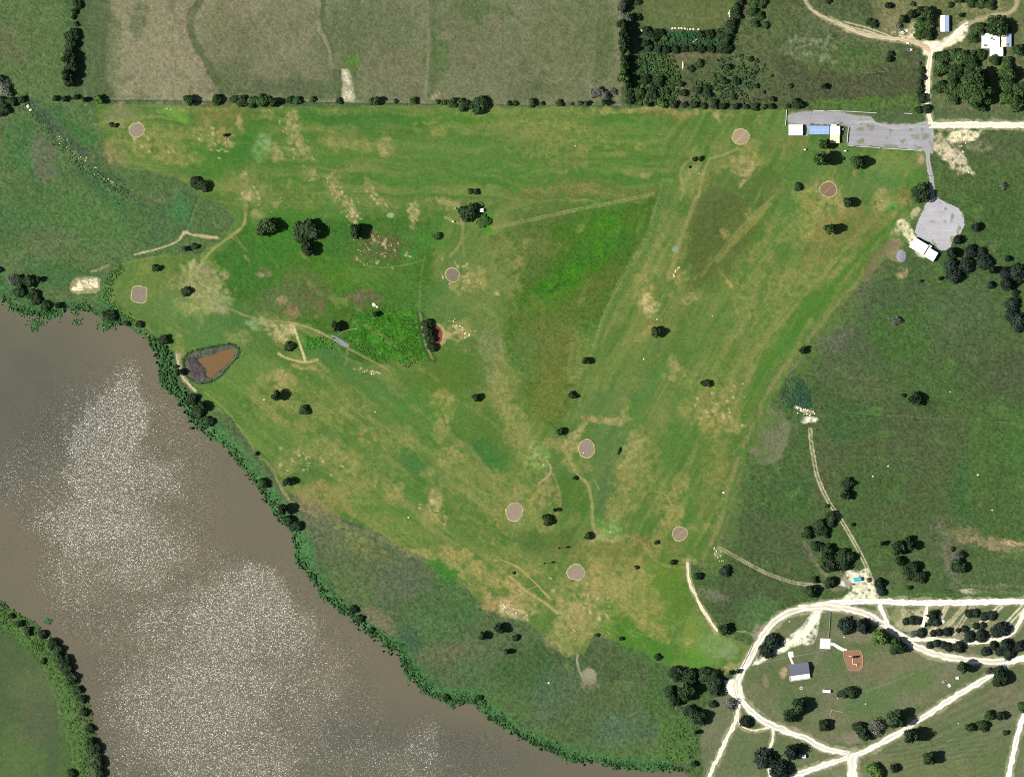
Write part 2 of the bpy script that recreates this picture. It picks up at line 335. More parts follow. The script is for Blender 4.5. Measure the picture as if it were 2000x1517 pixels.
# ------------------------------------------------------------------ the golf course turf
DESAT = -.07
poly(COURSE, (88,118,54), 1, 3.5, 5, rough=.18)
CIN = inside(PX, PY, COURSE).astype(float)
def aniso(ang, L, W, seed):
    t = math.radians(ang); u = PX * math.cos(t) + PY * math.sin(t) + N1 * 10; v = -PX * math.sin(t) + PY * math.cos(t) + N2 * 14
    return (vnoise(u / L, v / W, seed) * .5 + vnoise(u / (L * .6), v / (W * .45), seed + 1) * .3 + vnoise(u / (L * .35), v / (W * .22), seed + 2) * .2)
wA = sstep(430, 380, PY) * sstep(1330, 1270, PX)                    # upper fairway, mown west to east
wB = sstep(560, 640, PY) * sstep(1010, 960, PX)                     # south-west fairway
wC = np.clip(1 - wA - wB, 0, 1)                                     # the rest, mown up to the north-east
ST = aniso(4, 150, 9, 401) * wA + aniso(38, 130, 10, 411) * wB + aniso(-62, 130, 10, 421) * wC
full = (slice(None), slice(None))
put(full, CIN * sstep(.50, .70, ST) * .5, (134,140,74), None)
put(full, CIN * (wB + wC) * sstep(.44, .66, fbm(PX, PY, 90, 460, 4)) * .24, (132,134,70), None)
put(full, CIN * sstep(.50, .30, ST) * .55, (70,108,40), None)
put(full, CIN * sstep(.55, .75, fbm(PX, PY, 36, 440, 4)) * .4, (140,136,80), None)
G1, G2, G3, LU = (70,118,44), (60,108,42), (86,124,46), (66,134,26)
T1, T2, T3 = (148,144,80), (166,152,88), (182,162,106)
for x,y,r1,r2,an in [(200,330,24,30,0),(290,352,60,16,5),(400,430,34,30,0),(380,395,30,14,30),(430,450,16,14,0)]:
    blob(x,y,r1,r2,an,(72,98,54),.7,.8,14,rough=.6)
poly([(480,436),(700,430),(850,425),(850,520),(822,620),(840,700),(700,712),(640,650),(560,620),(440,580),(400,540)], (62,100,34), .9, 14, 14, rough=.5)
poly([(955,455),(1100,425),(1282,385),(1262,460),(1215,540),(1165,650),(1130,740),(1085,850),(1040,800),(985,690),(1000,560),(960,500)], (64,98,32), .92, 12, 14, rough=.5)
poly([(1375,395),(1440,380),(1470,400),(1390,500),(1345,560),(1330,540),(1345,460)], (84,98,42), .85, 10, 10, rough=.4)
blob(1130,580,90,40,-40,(96,100,44),.6,.7,14); blob(1075,760,50,60,0,(98,106,46),.6,.7,12); blob(1180,430,60,20,-10,(92,96,42),.5,.7,10)
blob(870,740,60,50,0,(74,108,38),.7,.7,12); blob(920,830,60,40,20,(80,112,46),.6,.7,12)
# greens and darker turf
for x,y,r1,r2,an,c,a in [(600,230,90,16,0,G2,.7),(760,235,130,20,0,G2,.75),(900,232,90,14,0,G3,.7),(430,300,60,40,0,G1,.8),(470,280,50,40,0,G2,.6),(500,255,30,30,0,G2,.6),(640,300,60,18,10,G1,.5),(690,345,40,10,5,G2,.7),
  (780,360,60,10,12,G1,.6),(900,300,140,40,0,(88,122,56),.7),(870,350,150,14,3,G1,.6),(1060,300,60,20,0,G1,.6),(1100,340,200,14,2,G1,.65),(1010,350,60,14,0,G1,.6),(1240,240,90,16,0,G1,.6),(1200,320,80,14,0,G1,.5),
  (1240,280,60,20,0,G3,.5),(1150,280,50,20,0,G1,.5),(640,405,50,20,10,G1,.6),(250,225,50,12,0,(112,124,78),.6),(340,219,24,10,0,(112,144,64),.95),(360,225,12,10,0,(106,156,56),.7),
  (545,460,60,60,0,(64,116,38),.75),(500,520,80,40,0,G2,.7),(630,540,90,40,0,(72,116,36),.7),(700,470,60,50,0,G2,.6),(560,590,60,30,0,(96,108,64),.7),(600,560,50,30,20,(94,98,62),.6),(760,560,70,60,0,(74,112,44),.7),
  (800,500,16,14,0,(58,124,50),.7),(810,460,50,24,0,(70,112,50),.7),(830,470,40,18,10,(74,122,44),.6),(860,440,20,14,0,G1,.6),(720,540,60,12,0,(96,124,50),.5),
  (920,540,60,60,0,(104,126,66),.6),(870,600,60,40,0,(82,116,58),.6),(900,590,50,16,0,(112,128,70),.5),(960,560,50,70,0,(106,122,62),.6),(1000,480,40,40,0,(104,118,60),.6),
  (1130,470,110,60,-30,(66,106,30),.6),(1090,560,80,30,-35,(62,114,26),.7),(1180,450,50,50,-40,(64,112,34),.7),(1060,420,60,25,-10,(84,104,50),.7),(1040,500,40,50,0,(88,106,50),.6),(1130,620,60,40,-40,(82,108,44),.7),
  (1070,640,60,60,0,(84,110,46),.6),(1090,700,50,60,0,(102,108,48),.7),(1070,780,40,50,0,(112,120,56),.5),(1140,680,20,60,15,(72,112,50),.7),(1020,700,30,50,0,(80,116,54),.7),
  (940,690,40,60,0,(92,110,56),.5),(890,720,50,40,0,(78,112,42),.8),(840,800,60,50,0,(80,122,50),.7),(850,740,60,30,0,(86,112,44),.7),(690,720,60,20,30,(82,114,58),.6),(760,780,50,30,40,(80,120,56),.6),
  (640,690,50,20,20,(70,110,56),.7),(410,640,90,40,20,(86,122,66),.6),(460,620,60,30,20,(72,110,56),.7),(330,610,50,40,0,(94,124,64),.7),(250,560,30,40,0,(96,122,62),.6),(400,660,60,20,0,(84,120,60),.6),
  (480,720,70,30,20,(104,132,66),.7),(450,760,40,50,40,(96,128,56),.6),(540,850,60,30,30,(100,130,60),.5),(640,880,60,20,40,(84,120,56),.6),(700,880,90,16,35,(74,116,52),.6),(800,900,60,14,30,(66,112,56),.75),(820,960,60,20,30,(76,116,52),.6),
  (760,1010,60,30,30,(82,120,50),.7),(600,930,30,20,40,(78,112,54),.7),(700,970,40,25,0,(98,124,56),.5),(960,890,40,22,30,(58,108,48),.85),(975,905,20,12,30,(52,104,50),.6),(900,880,30,12,20,(80,116,54),.6),
  (990,820,40,60,0,(84,112,50),.6),(880,1110,45,22,30,(60,116,42),.95),(850,1100,30,14,20,(66,116,44),.8),(960,1040,40,30,30,(82,110,48),.6),(950,1060,16,16,0,G2,.6),(1100,900,30,60,0,(78,114,54),.6),(1110,960,40,40,0,(76,108,42),.7),
  (1070,1060,50,20,0,(80,102,46),.7),(1030,1060,40,20,0,(84,106,52),.6),(1120,1180,20,40,30,(70,118,50),.6),(1180,1200,60,30,30,(76,120,40),.7),(1240,1230,70,30,30,(70,122,40),.8),(1310,1270,60,20,20,(72,120,42),.7),(1300,1180,40,60,0,(90,122,44),.7),
  (1290,1120,40,30,0,(86,126,40),.7),(1380,1255,60,40,20,(112,142,72),.7),(1400,1260,40,25,0,(128,152,92),.6),(1350,1250,20,30,0,(122,140,56),.7),(1430,1272,20,16,0,(140,156,108),.6),(1360,1290,40,18,0,(92,140,50),.7),
  (1180,880,30,60,15,(84,116,64),.6),(1185,960,14,50,15,(66,104,62),.75),(1200,930,60,60,20,(100,118,62),.4),(1180,790,60,30,-10,(92,120,64),.6),(1250,800,20,80,20,(74,116,54),.6),(1310,870,20,50,20,(78,118,48),.6),(1345,820,30,50,0,(76,118,52),.6),
  (1350,1000,16,60,10,(78,118,56),.6),(1400,900,20,40,30,(90,118,48),.5),(1300,700,50,50,0,(86,116,56),.5),(1230,720,30,40,0,(92,120,54),.5),(1390,640,60,30,-30,(90,120,54),.5),(1340,560,20,70,10,(84,106,50),.6),(1390,500,50,70,20,(86,96,48),.8),
  (1420,430,60,60,0,(88,100,50),.7),(1390,410,40,60,20,(84,96,50),.6),(1540,420,24,70,15,(80,120,54),.75),(1570,330,40,40,0,(82,118,54),.7),(1620,400,30,40,0,(96,124,62),.4),(1760,340,60,30,0,(84,128,58),.7),(1700,360,50,30,0,(92,120,64),.6),
  (1640,300,40,20,0,(94,122,66),.5),(1740,320,60,20,0,(128,140,74),.4),(1740,400,18,16,0,(104,150,78),.95),(1640,470,14,8,-15,(112,146,68),.8),(1680,500,50,14,-40,(84,118,48),.7),(1590,590,60,18,-45,(76,116,44),.8),(1540,660,60,14,-50,(70,116,42),.8),
  (1490,640,40,60,-40,(92,122,56),.5),(1440,600,50,60,-40,(96,124,60),.5),(1490,290,30,16,0,(78,110,44),.6),(1440,330,40,20,0,(92,110,56),.6),(1480,360,40,30,0,(78,100,46),.6),(1560,240,50,14,0,(112,136,60),.6),(1500,260,40,30,0,(96,122,62),.6),
  (1350,340,14,16,0,(112,136,76),.9),(945,432,15,15,0,(70,138,38),1),(1800,310,20,14,0,(112,120,72),.5)]:
    blob(x,y,r1,r2,an,c,a,.7,12)
# lush wet growth
poly([(690,620),(800,600),(822,640),(836,700),(790,712),(740,690),(680,655)], (58,116,28), .8, 7, 7, rough=1.1)
poly([(590,655),(655,660),(655,680),(600,680)], (62,130,40), .9, 5, 5, rough=1.0)
for k in range(60):
    r = random.Random(k+40); blob(r.uniform(690,820),r.uniform(610,705),r.uniform(4,12),r.uniform(3,9),r.uniform(0,90),[(46,98,28),(72,132,36),(56,112,34)][k%3],.7,.5,5)
for k in range(46):
    r = random.Random(k+140); t=r.random(); blob(1050+t*150+r.uniform(-25,25),590-t*150+r.uniform(-20,20),r.uniform(6,16),r.uniform(4,10),-40,[(56,116,22),(72,126,30),(50,98,32)][k%3],.55,.6,6,rough=.8)
for x,y,r1,r2,an,c in [(735,480,40,28,0,(92,94,56)),(770,490,30,24,0,(88,90,54)),(740,455,24,14,0,(98,100,60)),(700,500,18,12,0,(112,104,70)),(710,585,30,16,0,(112,98,72)),(560,600,20,14,0,(128,110,76)),(620,600,20,20,0,(112,94,64)),(550,585,12,8,0,(160,134,104)),
  (570,612,14,12,0,(150,118,86)),(618,612,8,10,0,(164,130,96)),(600,570,16,10,0,(92,84,58)),(520,530,12,8,0,(116,112,80)),(505,535,8,5,0,(178,164,132))]:
    blob(x,y,r1,r2,an,c,.75,.6,8,b=.4,rough=.7)
# dry grass
for x,y,r1,r2,an,c,a,b in [(230,225,20,24,30,(140,134,96),.7,0),(227,303,21,24,0,(150,136,90),.85,0),(310,270,70,20,0,T1,.6,.3),(250,240,60,10,0,T1,.4,.3),(320,300,70,14,10,T2,.6,.42),(430,225,50,22,0,(136,116,66),.7,.3),(440,262,20,12,0,(164,142,84),.8,.3),(400,215,40,5,0,T2,.5,.3),
  (400,260,18,26,-20,T2,.6,.45),(445,280,12,10,0,T3,.8,.36),(470,238,7,16,0,T3,.8,.4),(575,240,14,24,-10,T3,.85,.38),(580,275,10,14,10,T3,.85,.38),(570,225,12,10,0,T3,.7,.4),(585,300,16,10,10,T3,.75,.42),(520,220,14,10,0,T2,.7,.42),(540,300,10,16,-15,T3,.7,.42),
  (655,345,20,16,0,T2,.5,.42),(650,280,8,16,-30,T2,.7,.45),(690,285,50,10,10,T2,.5,.4),(755,290,12,16,20,T3,.6,.46),(655,370,8,30,-12,T3,.85,.42),(670,395,8,24,-18,T3,.85,.4),(685,425,8,16,-20,T3,.8,.42),(610,345,14,8,0,T3,.7,.46),(600,340,16,10,0,T3,.5,.46),
  (720,370,6,20,-20,T2,.7,.44),(740,400,6,18,-25,T2,.7,.44),(810,425,5,18,8,T3,.8,.42),(812,400,6,12,0,T3,.7,.42),(850,390,20,6,10,T2,.6,.46),(870,400,30,12,10,T1,.6,.3),(845,235,30,5,-10,T2,.6,.4),(850,262,20,8,-10,T2,.5,.4),(550,380,100,20,5,T1,.4,.4),(480,350,50,24,-10,T1,.4,.42),
  (505,415,12,8,0,T3,.8,.4),(545,400,14,8,20,T3,.6,.44),(480,380,10,10,0,T3,.6,.46),(475,350,8,8,0,T3,.6,.46),
  (950,245,120,8,-4,T1,.5,.3),(1100,260,90,22,8,T1,.7,.4),(1090,300,70,30,20,(144,132,80),.6,.44),(1050,235,90,8,-2,T1,.5,.36),(1100,218,300,7,0,T1,.5,.3),(1270,218,110,6,0,T2,.8,.36),(1300,225,40,8,0,(134,118,66),.7,.3),(1270,230,40,10,0,(130,118,66),.5,.36),(1400,228,6,14,-35,T3,.85,.36),
  (1150,375,120,10,0,(126,108,62),.6,.3),(1100,360,60,20,0,(128,124,66),.5,.4),(1252,287,10,6,0,T2,.8,.4),(1260,340,10,5,0,T2,.8,.4),(1100,340,5,6,0,T2,.9,.3),(1460,290,20,20,0,T2,.6,.4),(1350,300,16,12,0,T1,.6,.4),(1440,315,60,8,-12,T2,.7,.36),(1450,325,20,18,-40,T3,.7,.4),(1455,340,8,22,20,T3,.8,.36),
  (1405,333,10,9,0,T2,.75,.2),(1478,238,6,8,0,T2,.6,.3),(1355,355,26,30,0,T1,.6,.3),(1600,390,50,30,20,T2,.6,.42),(1615,370,26,26,0,(152,146,92),.8,.2),(1625,410,50,24,0,T1,.6,.44),(1600,440,20,40,20,T2,.7,.42),(1630,400,24,14,0,T3,.6,.46),(1720,395,14,24,15,T3,.85,.4),(1730,400,12,12,0,T2,.6,.42),
  (1760,385,24,20,0,(146,112,66),.7,.36),(1770,395,10,8,0,T3,.6,.4),(1745,425,14,8,0,T2,.5,.4),(1800,308,8,8,0,(196,164,128),.9,.2),(1770,340,8,5,0,(170,130,86),.8,.3),(1672,337,8,6,0,(178,146,96),.8,.3),(1545,280,30,10,0,(136,124,70),.5,.4),(1540,300,8,6,0,(146,128,76),.5,.2),(1660,440,50,40,0,(132,114,66),.5,.4),
  (1520,460,70,20,-40,T1,.6,.4),(1470,420,14,12,0,T2,.7,.4),(1420,455,9,12,0,T3,.7,.38),(1560,540,60,24,-40,T1,.6,.44),(1610,480,50,20,-45,(134,118,68),.6,.3),(1650,520,50,14,-45,T1,.6,.36),(1500,560,50,50,0,T1,.5,.46),(1440,580,50,16,50,(146,142,72),.6,.4),(1420,555,3,12,-25,T3,.8,.2),
  (1260,575,22,34,-20,T2,.9,.34),(1268,590,14,22,-20,(214,190,134),.8,.42),(1330,540,18,14,30,T2,.8,.34),(1325,575,14,30,0,T2,.6,.42),(1350,585,14,8,-20,T3,.6,.4),(1290,620,40,10,-20,(130,116,64),.6,.36),(1265,640,16,6,-35,(176,142,86),.9,.3),(1250,655,14,7,-30,T2,.6,.4),(1270,500,30,50,30,T1,.6,.42),
  (1200,620,8,60,30,T1,.3,.3),(1315,720,10,24,5,T3,.7,.4),(1330,735,20,20,0,T1,.5,.44),(1130,700,24,50,15,T1,.55,.4),(1060,660,60,60,0,(112,112,58),.5,.44),
  (960,690,20,50,-5,(152,148,108),.6,.3),(890,640,26,14,-20,T2,.8,.42),(900,655,16,8,0,T3,.7,.42),(930,545,20,20,0,T2,.75,.44),(890,560,14,14,0,T2,.6,.42),(1020,480,8,10,0,T1,.8,.2),(1005,520,10,20,0,T2,.6,.4),(985,520,30,60,0,T1,.4,.46),
  (1050,480,60,20,-10,(128,124,70),.4,.44),(990,790,20,70,-15,T1,.85,.3),(1020,840,18,50,-25,T1,.75,.3),(985,740,26,40,0,T1,.5,.4),(1030,880,16,30,-20,T1,.6,.3),
  (865,790,22,26,10,T2,.75,.36),(860,835,12,20,10,T2,.85,.38),(880,890,26,18,-30,T2,.8,.38),(840,920,12,8,0,T2,.6,.4),(770,960,16,20,0,T2,.75,.4),(850,980,20,30,0,T2,.65,.4),(852,975,12,14,0,T3,.8,.36),(850,1010,22,20,0,T2,.7,.44),(735,940,6,10,0,T2,.7,.4),(720,910,60,60,30,T1,.4,.46),
  (640,790,60,24,0,T1,.6,.44),(715,850,18,14,0,T2,.7,.4),(770,860,40,24,10,T1,.6,.42),(640,880,50,24,20,T1,.75,.36),(670,900,50,14,40,T1,.6,.4),(560,900,30,14,-30,T1,.8,.3),(540,780,50,40,0,T1,.6,.42),(560,820,30,10,20,T1,.6,.4),(670,810,20,10,0,T2,.6,.42),(590,830,30,12,10,T1,.5,.42),
  (640,970,40,30,30,(160,142,84),.85,.36),(610,985,40,14,40,(138,120,84),.8,.2),(680,950,30,40,0,T1,.5,.42),(590,960,20,8,40,T1,.7,.2),(760,1030,60,20,20,T1,.5,.44),(700,1060,60,14,30,T1,.45,.4),
  (860,1080,50,10,0,(176,154,96),.9,.3),(900,1090,40,16,30,T2,.8,.34),(920,1120,20,24,20,T2,.8,.36),(960,1130,40,30,20,T2,.7,.42),(1000,1000,40,34,0,T1,.75,.34),(950,1000,60,40,0,T1,.5,.42),(920,940,60,40,30,T1,.5,.44),(1000,940,40,30,0,T1,.4,.4),
  (1060,960,14,30,0,(172,150,104),.6,.3),(1040,980,8,30,10,T2,.6,.3),(1090,975,8,24,-5,T2,.6,.36),(1040,955,30,10,0,T2,.5,.3),(1066,1015,22,22,0,T1,.7,.3),(1000,1090,60,30,20,T1,.5,.42),(1060,1110,30,12,0,T1,.5,.42),
  (1010,1170,40,20,20,T2,.7,.4),(1080,1140,40,16,30,T1,.5,.4),(1160,1160,60,50,0,(150,148,82),.7,.36),(1140,1190,40,50,20,(160,146,88),.8,.36),(1200,1120,60,30,0,T2,.7,.42),(1190,1140,40,30,0,(184,160,100),.6,.44),(1250,1180,40,40,0,T2,.65,.42),(1270,1220,40,14,40,T2,.6,.36),(1230,1150,50,40,0,T1,.6,.42),
  (1110,1200,24,16,20,(184,160,104),.85,.36),(1105,1240,30,34,0,(158,152,94),.95,.14),(1140,1220,20,30,0,(160,146,88),.85,.3),(1280,1060,60,12,15,(128,118,64),.7,.3),(1230,1060,60,14,0,(134,126,68),.6,.36),(1190,1080,80,30,0,(146,130,76),.6,.42),(1170,1050,20,10,0,T3,.7,.4),
  (1240,870,16,26,15,T3,.7,.38),(1230,890,5,24,32,(216,188,138),.8,.36),(1240,920,30,60,20,T1,.75,.36),(1215,970,24,50,20,T1,.7,.36),(1200,1010,18,40,10,T1,.5,.36),(1283,880,6,10,0,T2,.8,.3),(1330,940,14,20,10,T2,.8,.34),(1325,980,14,30,0,T2,.6,.4),(1310,1010,16,24,20,T2,.8,.36),
  (1290,960,20,40,0,T1,.5,.4),(1400,800,50,40,0,(152,140,78),.6,.44),(1400,820,34,24,0,T2,.7,.42),(1395,850,12,14,0,T2,.9,.3),(1370,825,10,20,0,T2,.6,.4),(1430,840,16,8,-20,T2,.6,.4),(1410,900,30,50,0,(138,134,70),.6,.44),(1390,960,30,50,10,(136,130,72),.5,.44),(1340,800,14,14,0,T2,.6,.4),
  (1400,740,50,30,0,T1,.4,.46),(1480,640,60,40,0,T1,.3,.46),(1375,1030,30,10,0,T2,.5,.4),(1340,1095,20,8,0,T2,.8,.4),(1285,1040,14,40,10,T1,.6,.4),(1120,870,16,10,0,T3,.8,.4),(1100,875,30,10,10,T2,.6,.38),(1110,900,10,20,-20,T2,.6,.36),(1130,845,30,6,-40,T3,.9,.34),
  (1160,818,20,6,0,(176,146,90),.9,.3),(1195,822,28,6,0,T3,.8,.34),(1225,800,8,16,20,T2,.6,.3),(1130,905,24,20,20,T1,.5,.44),(1410,1310,30,8,0,T2,.6,.4),(1345,1255,10,8,0,T2,.6,.3),(1430,1305,14,8,0,T3,.7,.36),
  (400,560,30,50,-40,(164,166,108),.95,.15),(390,575,40,24,-20,(170,156,112),.6,.38),(420,600,26,10,20,(172,160,116),.7,.3),(405,530,12,14,0,(166,140,112),.8,.36),(380,520,10,10,0,(196,176,130),.7,.36),(440,535,8,5,0,(174,144,116),.9,.2),(355,550,20,20,0,(150,146,90),.6,.36),(375,600,30,16,0,(150,166,84),.6,.3),
  (505,630,18,14,0,(158,172,112),.95,.2),(510,290,14,26,10,(118,158,88),.8,.38),(520,275,12,14,0,(146,168,112),.7,.42),(390,640,3,16,12,(140,150,84),.5,.2),(470,660,24,10,0,T2,.5,.4),(350,672,5,24,5,T1,.8,.2),
  (545,648,26,18,10,(208,184,128),.95,.36),(520,650,14,8,0,(196,176,128),.7,.4),(570,645,14,14,0,(222,198,138),.8,.38),(545,740,26,12,0,T3,.7,.42),(560,750,24,12,0,T2,.6,.4),(600,722,30,5,15,(178,158,104),.7,.4),
  (1050,900,20,24,0,(138,162,86),.8,.3),(1045,890,10,16,0,(150,170,98),.6,.3),(1185,1030,24,20,-10,(120,162,80),.85,.3),(1175,1040,10,14,0,(144,164,92),.6,.3),(1210,1045,10,8,0,(166,168,100),.7,.3),
  (985,1180,34,18,12,(196,160,112),.95,.26),(990,1187,20,8,20,(240,220,180),.8,.4),(960,1180,14,16,0,(176,148,96),.8,.3),(1020,1200,20,6,0,(196,176,134),.8,.4),(1000,1150,30,8,25,(196,168,108),.6,.36)]:
    blob(x,y,r1*1.08,r2*1.08,an,c,a*.4,.8,12,b=b,rough=.3)
    blob(x,y,r1,r2,an,c,a*.8,.7,10,b=.5,fine=True,rough=.42)
# small rocky rash along the limestone ledges
for pts,n,sp in [([(400,258),(420,300),(440,285)],18,9),([(560,215),(580,300),(600,310)],26,12),([(640,345),(690,420),(700,440)],34,7),([(720,370),(750,410)],14,6),([(800,400),(812,440)],16,5),([(500,400),(470,350)],14,12),([(250,250),(330,310)],14,14),
    ([(880,645),(930,650)],16,7),([(1050,880),(1060,900)],4,6),([(880,520),(960,580)],26,16),([(720,480),(780,500)],26,20),([(690,720),(750,730)],10,3),([(830,985),(870,1020)],18,8),([(1370,780),(1450,800)],30,22),([(560,890),(660,910)],26,14),([(1110,1150),(1180,1200)],40,26),([(1000,1180),(1035,1205)],12,6)]:
    for k in range(n):
        r = random.Random(n*31+k); t = r.random()*(len(pts)-1); i = int(t); f = t-i
        x = pts[i][0]*(1-f)+pts[i+1][0]*f + r.gauss(0,sp); y = pts[i][1]*(1-f)+pts[i+1][1]*f + r.gauss(0,sp)
        blob(x,y,r.uniform(1.5,4.5),r.uniform(1.2,3.5),r.uniform(0,90),(206,184,140) if k%2 else (182,160,116),.75,.6,3)
# worn tracks across the turf
stroke([(480,418),(475,440),(455,458),(425,480),(400,505),(384,530),(372,540)], 5, (166,160,104), .8, .6, 1.5)
stroke([(482,350),(478,400),(480,418)], 8, (150,142,92), .5, .8, 3)
stroke([(385,385),(372,420),(362,445),(355,452)], 4, (52,74,44), .6, .7, 1)
stroke([(388,388),(376,420),(364,450)], 3, (112,130,78), .6, .7, 1)
stroke([(283,380),(278,430),(273,485)], 2.5, (60,92,50), .6, .8, 1)
stroke([(262,497),(310,486),(345,472),(360,457),(384,460),(424,463)], 3.5, (208,190,140), .85, .5, 1, rough=.1)
stroke([(178,530),(195,524),(212,517)], 2.5, (176,166,126), .8, .6, 1); stroke([(184,531),(212,520)], 1.5, (176,166,126), .6, .6, 1)
blob(362,456,8,4,0,(214,190,140),.9,.5,3); blob(400,461,26,3.5,3,(190,172,124),.8,.5,3,b=.3)
stroke([(372,455),(353,440),(352,420)], 2, (60,70,44), .4, .6, 1)
stroke([(420,590),(500,622),(560,628),(610,642),(650,662),(690,684),(760,724)], 4, (158,146,98), .7, .7, 2)
stroke([(560,628),(610,642),(648,660)], 4, (170,156,108), .7, .6, 1)
poly([(646,654),(658,658),(682,672),(680,678),(668,675),(652,664)], (156,158,158), 1, 1.5, 1, rough=.1)
stroke([(679,678),(678,700),(674,712)], 5, (132,130,78), .5, .7, 2)
stroke([(575,640),(583,665),(590,685),(597,706)], 4.5, (226,208,156), .95, .5, 1, rough=.1)
stroke([(545,692),(560,700),(597,707),(620,702)], 5, (206,180,124), .85, .5, 2)
stroke([(376,540),(370,560)], 3, (150,146,92), .5, .8, 2)
stroke([(692,500),(720,520),(760,522),(800,516),(825,508)], 3, (120,136,66), .7, .6, 1)
stroke([(500,460),(560,540),(600,530)], 3, (112,122,58), .4, .8, 2)
twin([(960,447),(1000,437),(1100,415),(1200,395),(1278,378)], 4, 2.2, (146,146,94), .85, warp=1)
stroke([(903,410),(903,450),(895,480),(880,500)], 6, (150,144,92), .7, .7, 2); stroke([(903,450),(906,500)], 4, (144,140,88), .5, .8, 2)
stroke([(868,425),(895,436),(902,430)], 5, (176,158,104), .6, .7, 2); stroke([(860,395),(890,400),(902,412)], 9, (170,156,102), .6, .7, 3)
stroke([(830,500),(822,540),(818,600),(814,640)], 3, (124,132,68), .5, .8, 2)
for o in (0,7,-8): twin([(1306+o,350),(1296+o,380),(1285+o,420),(1262+o,475),(1225+o,535),(1200+o*.6,580),(1180+o*.5,625),(1160+o*.3,680)], 3.4, 1.4, (150,160,96) if o<=0 else (136,146,80), .6, warp=1.5)
stroke([(1163,670),(1145,730),(1130,790)], 8, (146,136,84), .5, .7, 3)
stroke([(1362,385),(1345,425),(1330,460),(1318,500),(1306,545)], 9, (152,144,88), .65, .6, 3); stroke([(1330,390),(1335,370),(1330,335),(1345,315),(1365,312)], 6, (160,150,96), .6, .7, 2)
stroke([(1384,312),(1372,345),(1365,385)], 6, (162,148,98), .7, .6, 2)
stroke([(1345,520),(1310,640),(1290,700)], 12, (100,126,60), .5, .6, 4); stroke([(1500,400),(1450,455),(1400,510)], 10, (148,142,76), .6, .7, 4)
stroke([(1510,385),(1460,430),(1400,500),(1370,540)], 4, (152,146,82), .5, .7, 3)
stroke([(1383,310),(1420,300),(1440,290)], 5, (170,158,106), .6, .8, 3)
stroke([(1068,900),(1076,915),(1070,930),(1050,945)], 4, (196,168,124), .8, .6, 1); stroke([(1070,925),(1060,960),(1060,990)], 5, (160,142,96), .5, .7, 2); stroke([(1080,925),(1092,960),(1096,985),(1085,1005)], 4, (160,142,96), .5, .7, 2)
stroke([(1105,880),(1115,905),(1130,928),(1148,945),(1156,980),(1158,1020),(1164,1042)], 6, (164,150,98), .85, .6, 2)
stroke([(1160,935),(1170,955)], 2, (176,170,130), .5, .7, 1); stroke([(1164,1042),(1185,1053),(1200,1055)], 5, (178,156,106), .8, .6, 2)
stroke([(1218,1045),(1240,1050),(1255,1060),(1270,1085),(1300,1105),(1335,1108)], 4, (156,138,84), .6, .7, 2)
stroke([(1296,962),(1308,975),(1314,995)], 3, (186,160,108), .6, .7, 2); stroke([(1256,965),(1275,960),(1296,962)], 3, (160,144,90), .4, .7, 2)
stroke([(985,1095),(1015,1110),(1045,1138),(1075,1170)], 4, (190,164,104), .75, .6, 1); stroke([(995,1125),(1030,1155),(1065,1178),(1090,1198)], 5, (190,164,108), .8, .6, 1)
stroke([(1000,1168),(1030,1152),(1050,1143)], 2, (196,166,110), .7, .6, 1); stroke([(880,1098),(900,1110),(905,1130)], 6, (166,146,92), .5, .7, 2)
stroke([(1259,1140),(1258,1170),(1262,1230)], 2, (166,150,96), .5, .7, 1)
stroke([(1190,1030),(1215,1000),(1240,950)], 3, (160,160,100), .3, .7, 2)
for k in range(26):
    r = random.Random(k+900); x = r.uniform(1170,1300); y = r.uniform(1190,1240); stroke([(x,y),(x+18,y+r.uniform(2,10))], 1.6, (164,150,92), .4, .7, 1)
stroke([(495,880),(530,915),(548,950),(575,985),(620,1010)], 6, (142,128,90), .8, .6, 2)
stroke([(400,765),(440,800),(480,850),(495,875)], 3, (148,150,90), .6, .7, 2)
stroke([(600,990),(660,1020),(740,1050),(830,1095)], 8, (118,116,80), .6, .7, 3)
stroke([(214,556),(216,590),(238,614),(275,640),(290,655)], 3, (142,140,84), .6, .6, 1); stroke([(216,545),(236,520),(270,507),(330,500)], 3, (128,136,80), .5, .6, 1)
# ditch and dam of the small pond
stroke([(815,610),(820,640),(828,675),(838,700),(848,706)], 5, (52,72,34), .9, .5, 1.5, rough=.6)
stroke([(820,612),(826,640),(834,675),(846,700)], 4, (142,132,92), .8, .5, 1.5)
stroke([(846,636),(858,638),(866,650),(868,664),(856,676)], 9, (176,146,108), .9, .5, 2); blob(874,655,10,8,0,(190,158,108),.9,.5,4,b=.36)
for k in range(300):
    r = random.Random(k+9000); x = r.uniform(230,1760); y = r.uniform(215,1280)
    if not inside(np.array([x]), np.array([y]), COURSE)[0]: continue
    an = 4 if (y < 400 and x < 1300) else (38 if x < 985 else -62)
    blob(x,y,r.uniform(8,40),r.uniform(2,7),an+r.uniform(-8,8),[(124,142,66),(76,112,42),(146,142,84),(88,126,50),(104,112,50)][k%5],r.uniform(.25,.6),.7,8,b=.40)
EDGE_E = [(1812,340),(1790,410),(1765,475),(1690,548),(1600,658),(1548,718),(1512,775),(1480,850),(1442,930),(1412,1040),(1388,1098)]
stroke(EDGE_E, 46, (84,108,52), .75, .8, 14, b=.46, rough=.4)
stroke([(x - 12, y - 8) for x, y in EDGE_E[3:]], 8, (146,136,92), .6, .8, 6, b=.36)
stroke([(x - 34, y - 26) for x, y in EDGE_E[2:8]], 9, (70,116,42), .7, .7, 6); stroke([(x - 58, y - 44) for x, y in EDGE_E[2:7]], 8, (138,138,76), .6, .7, 6)
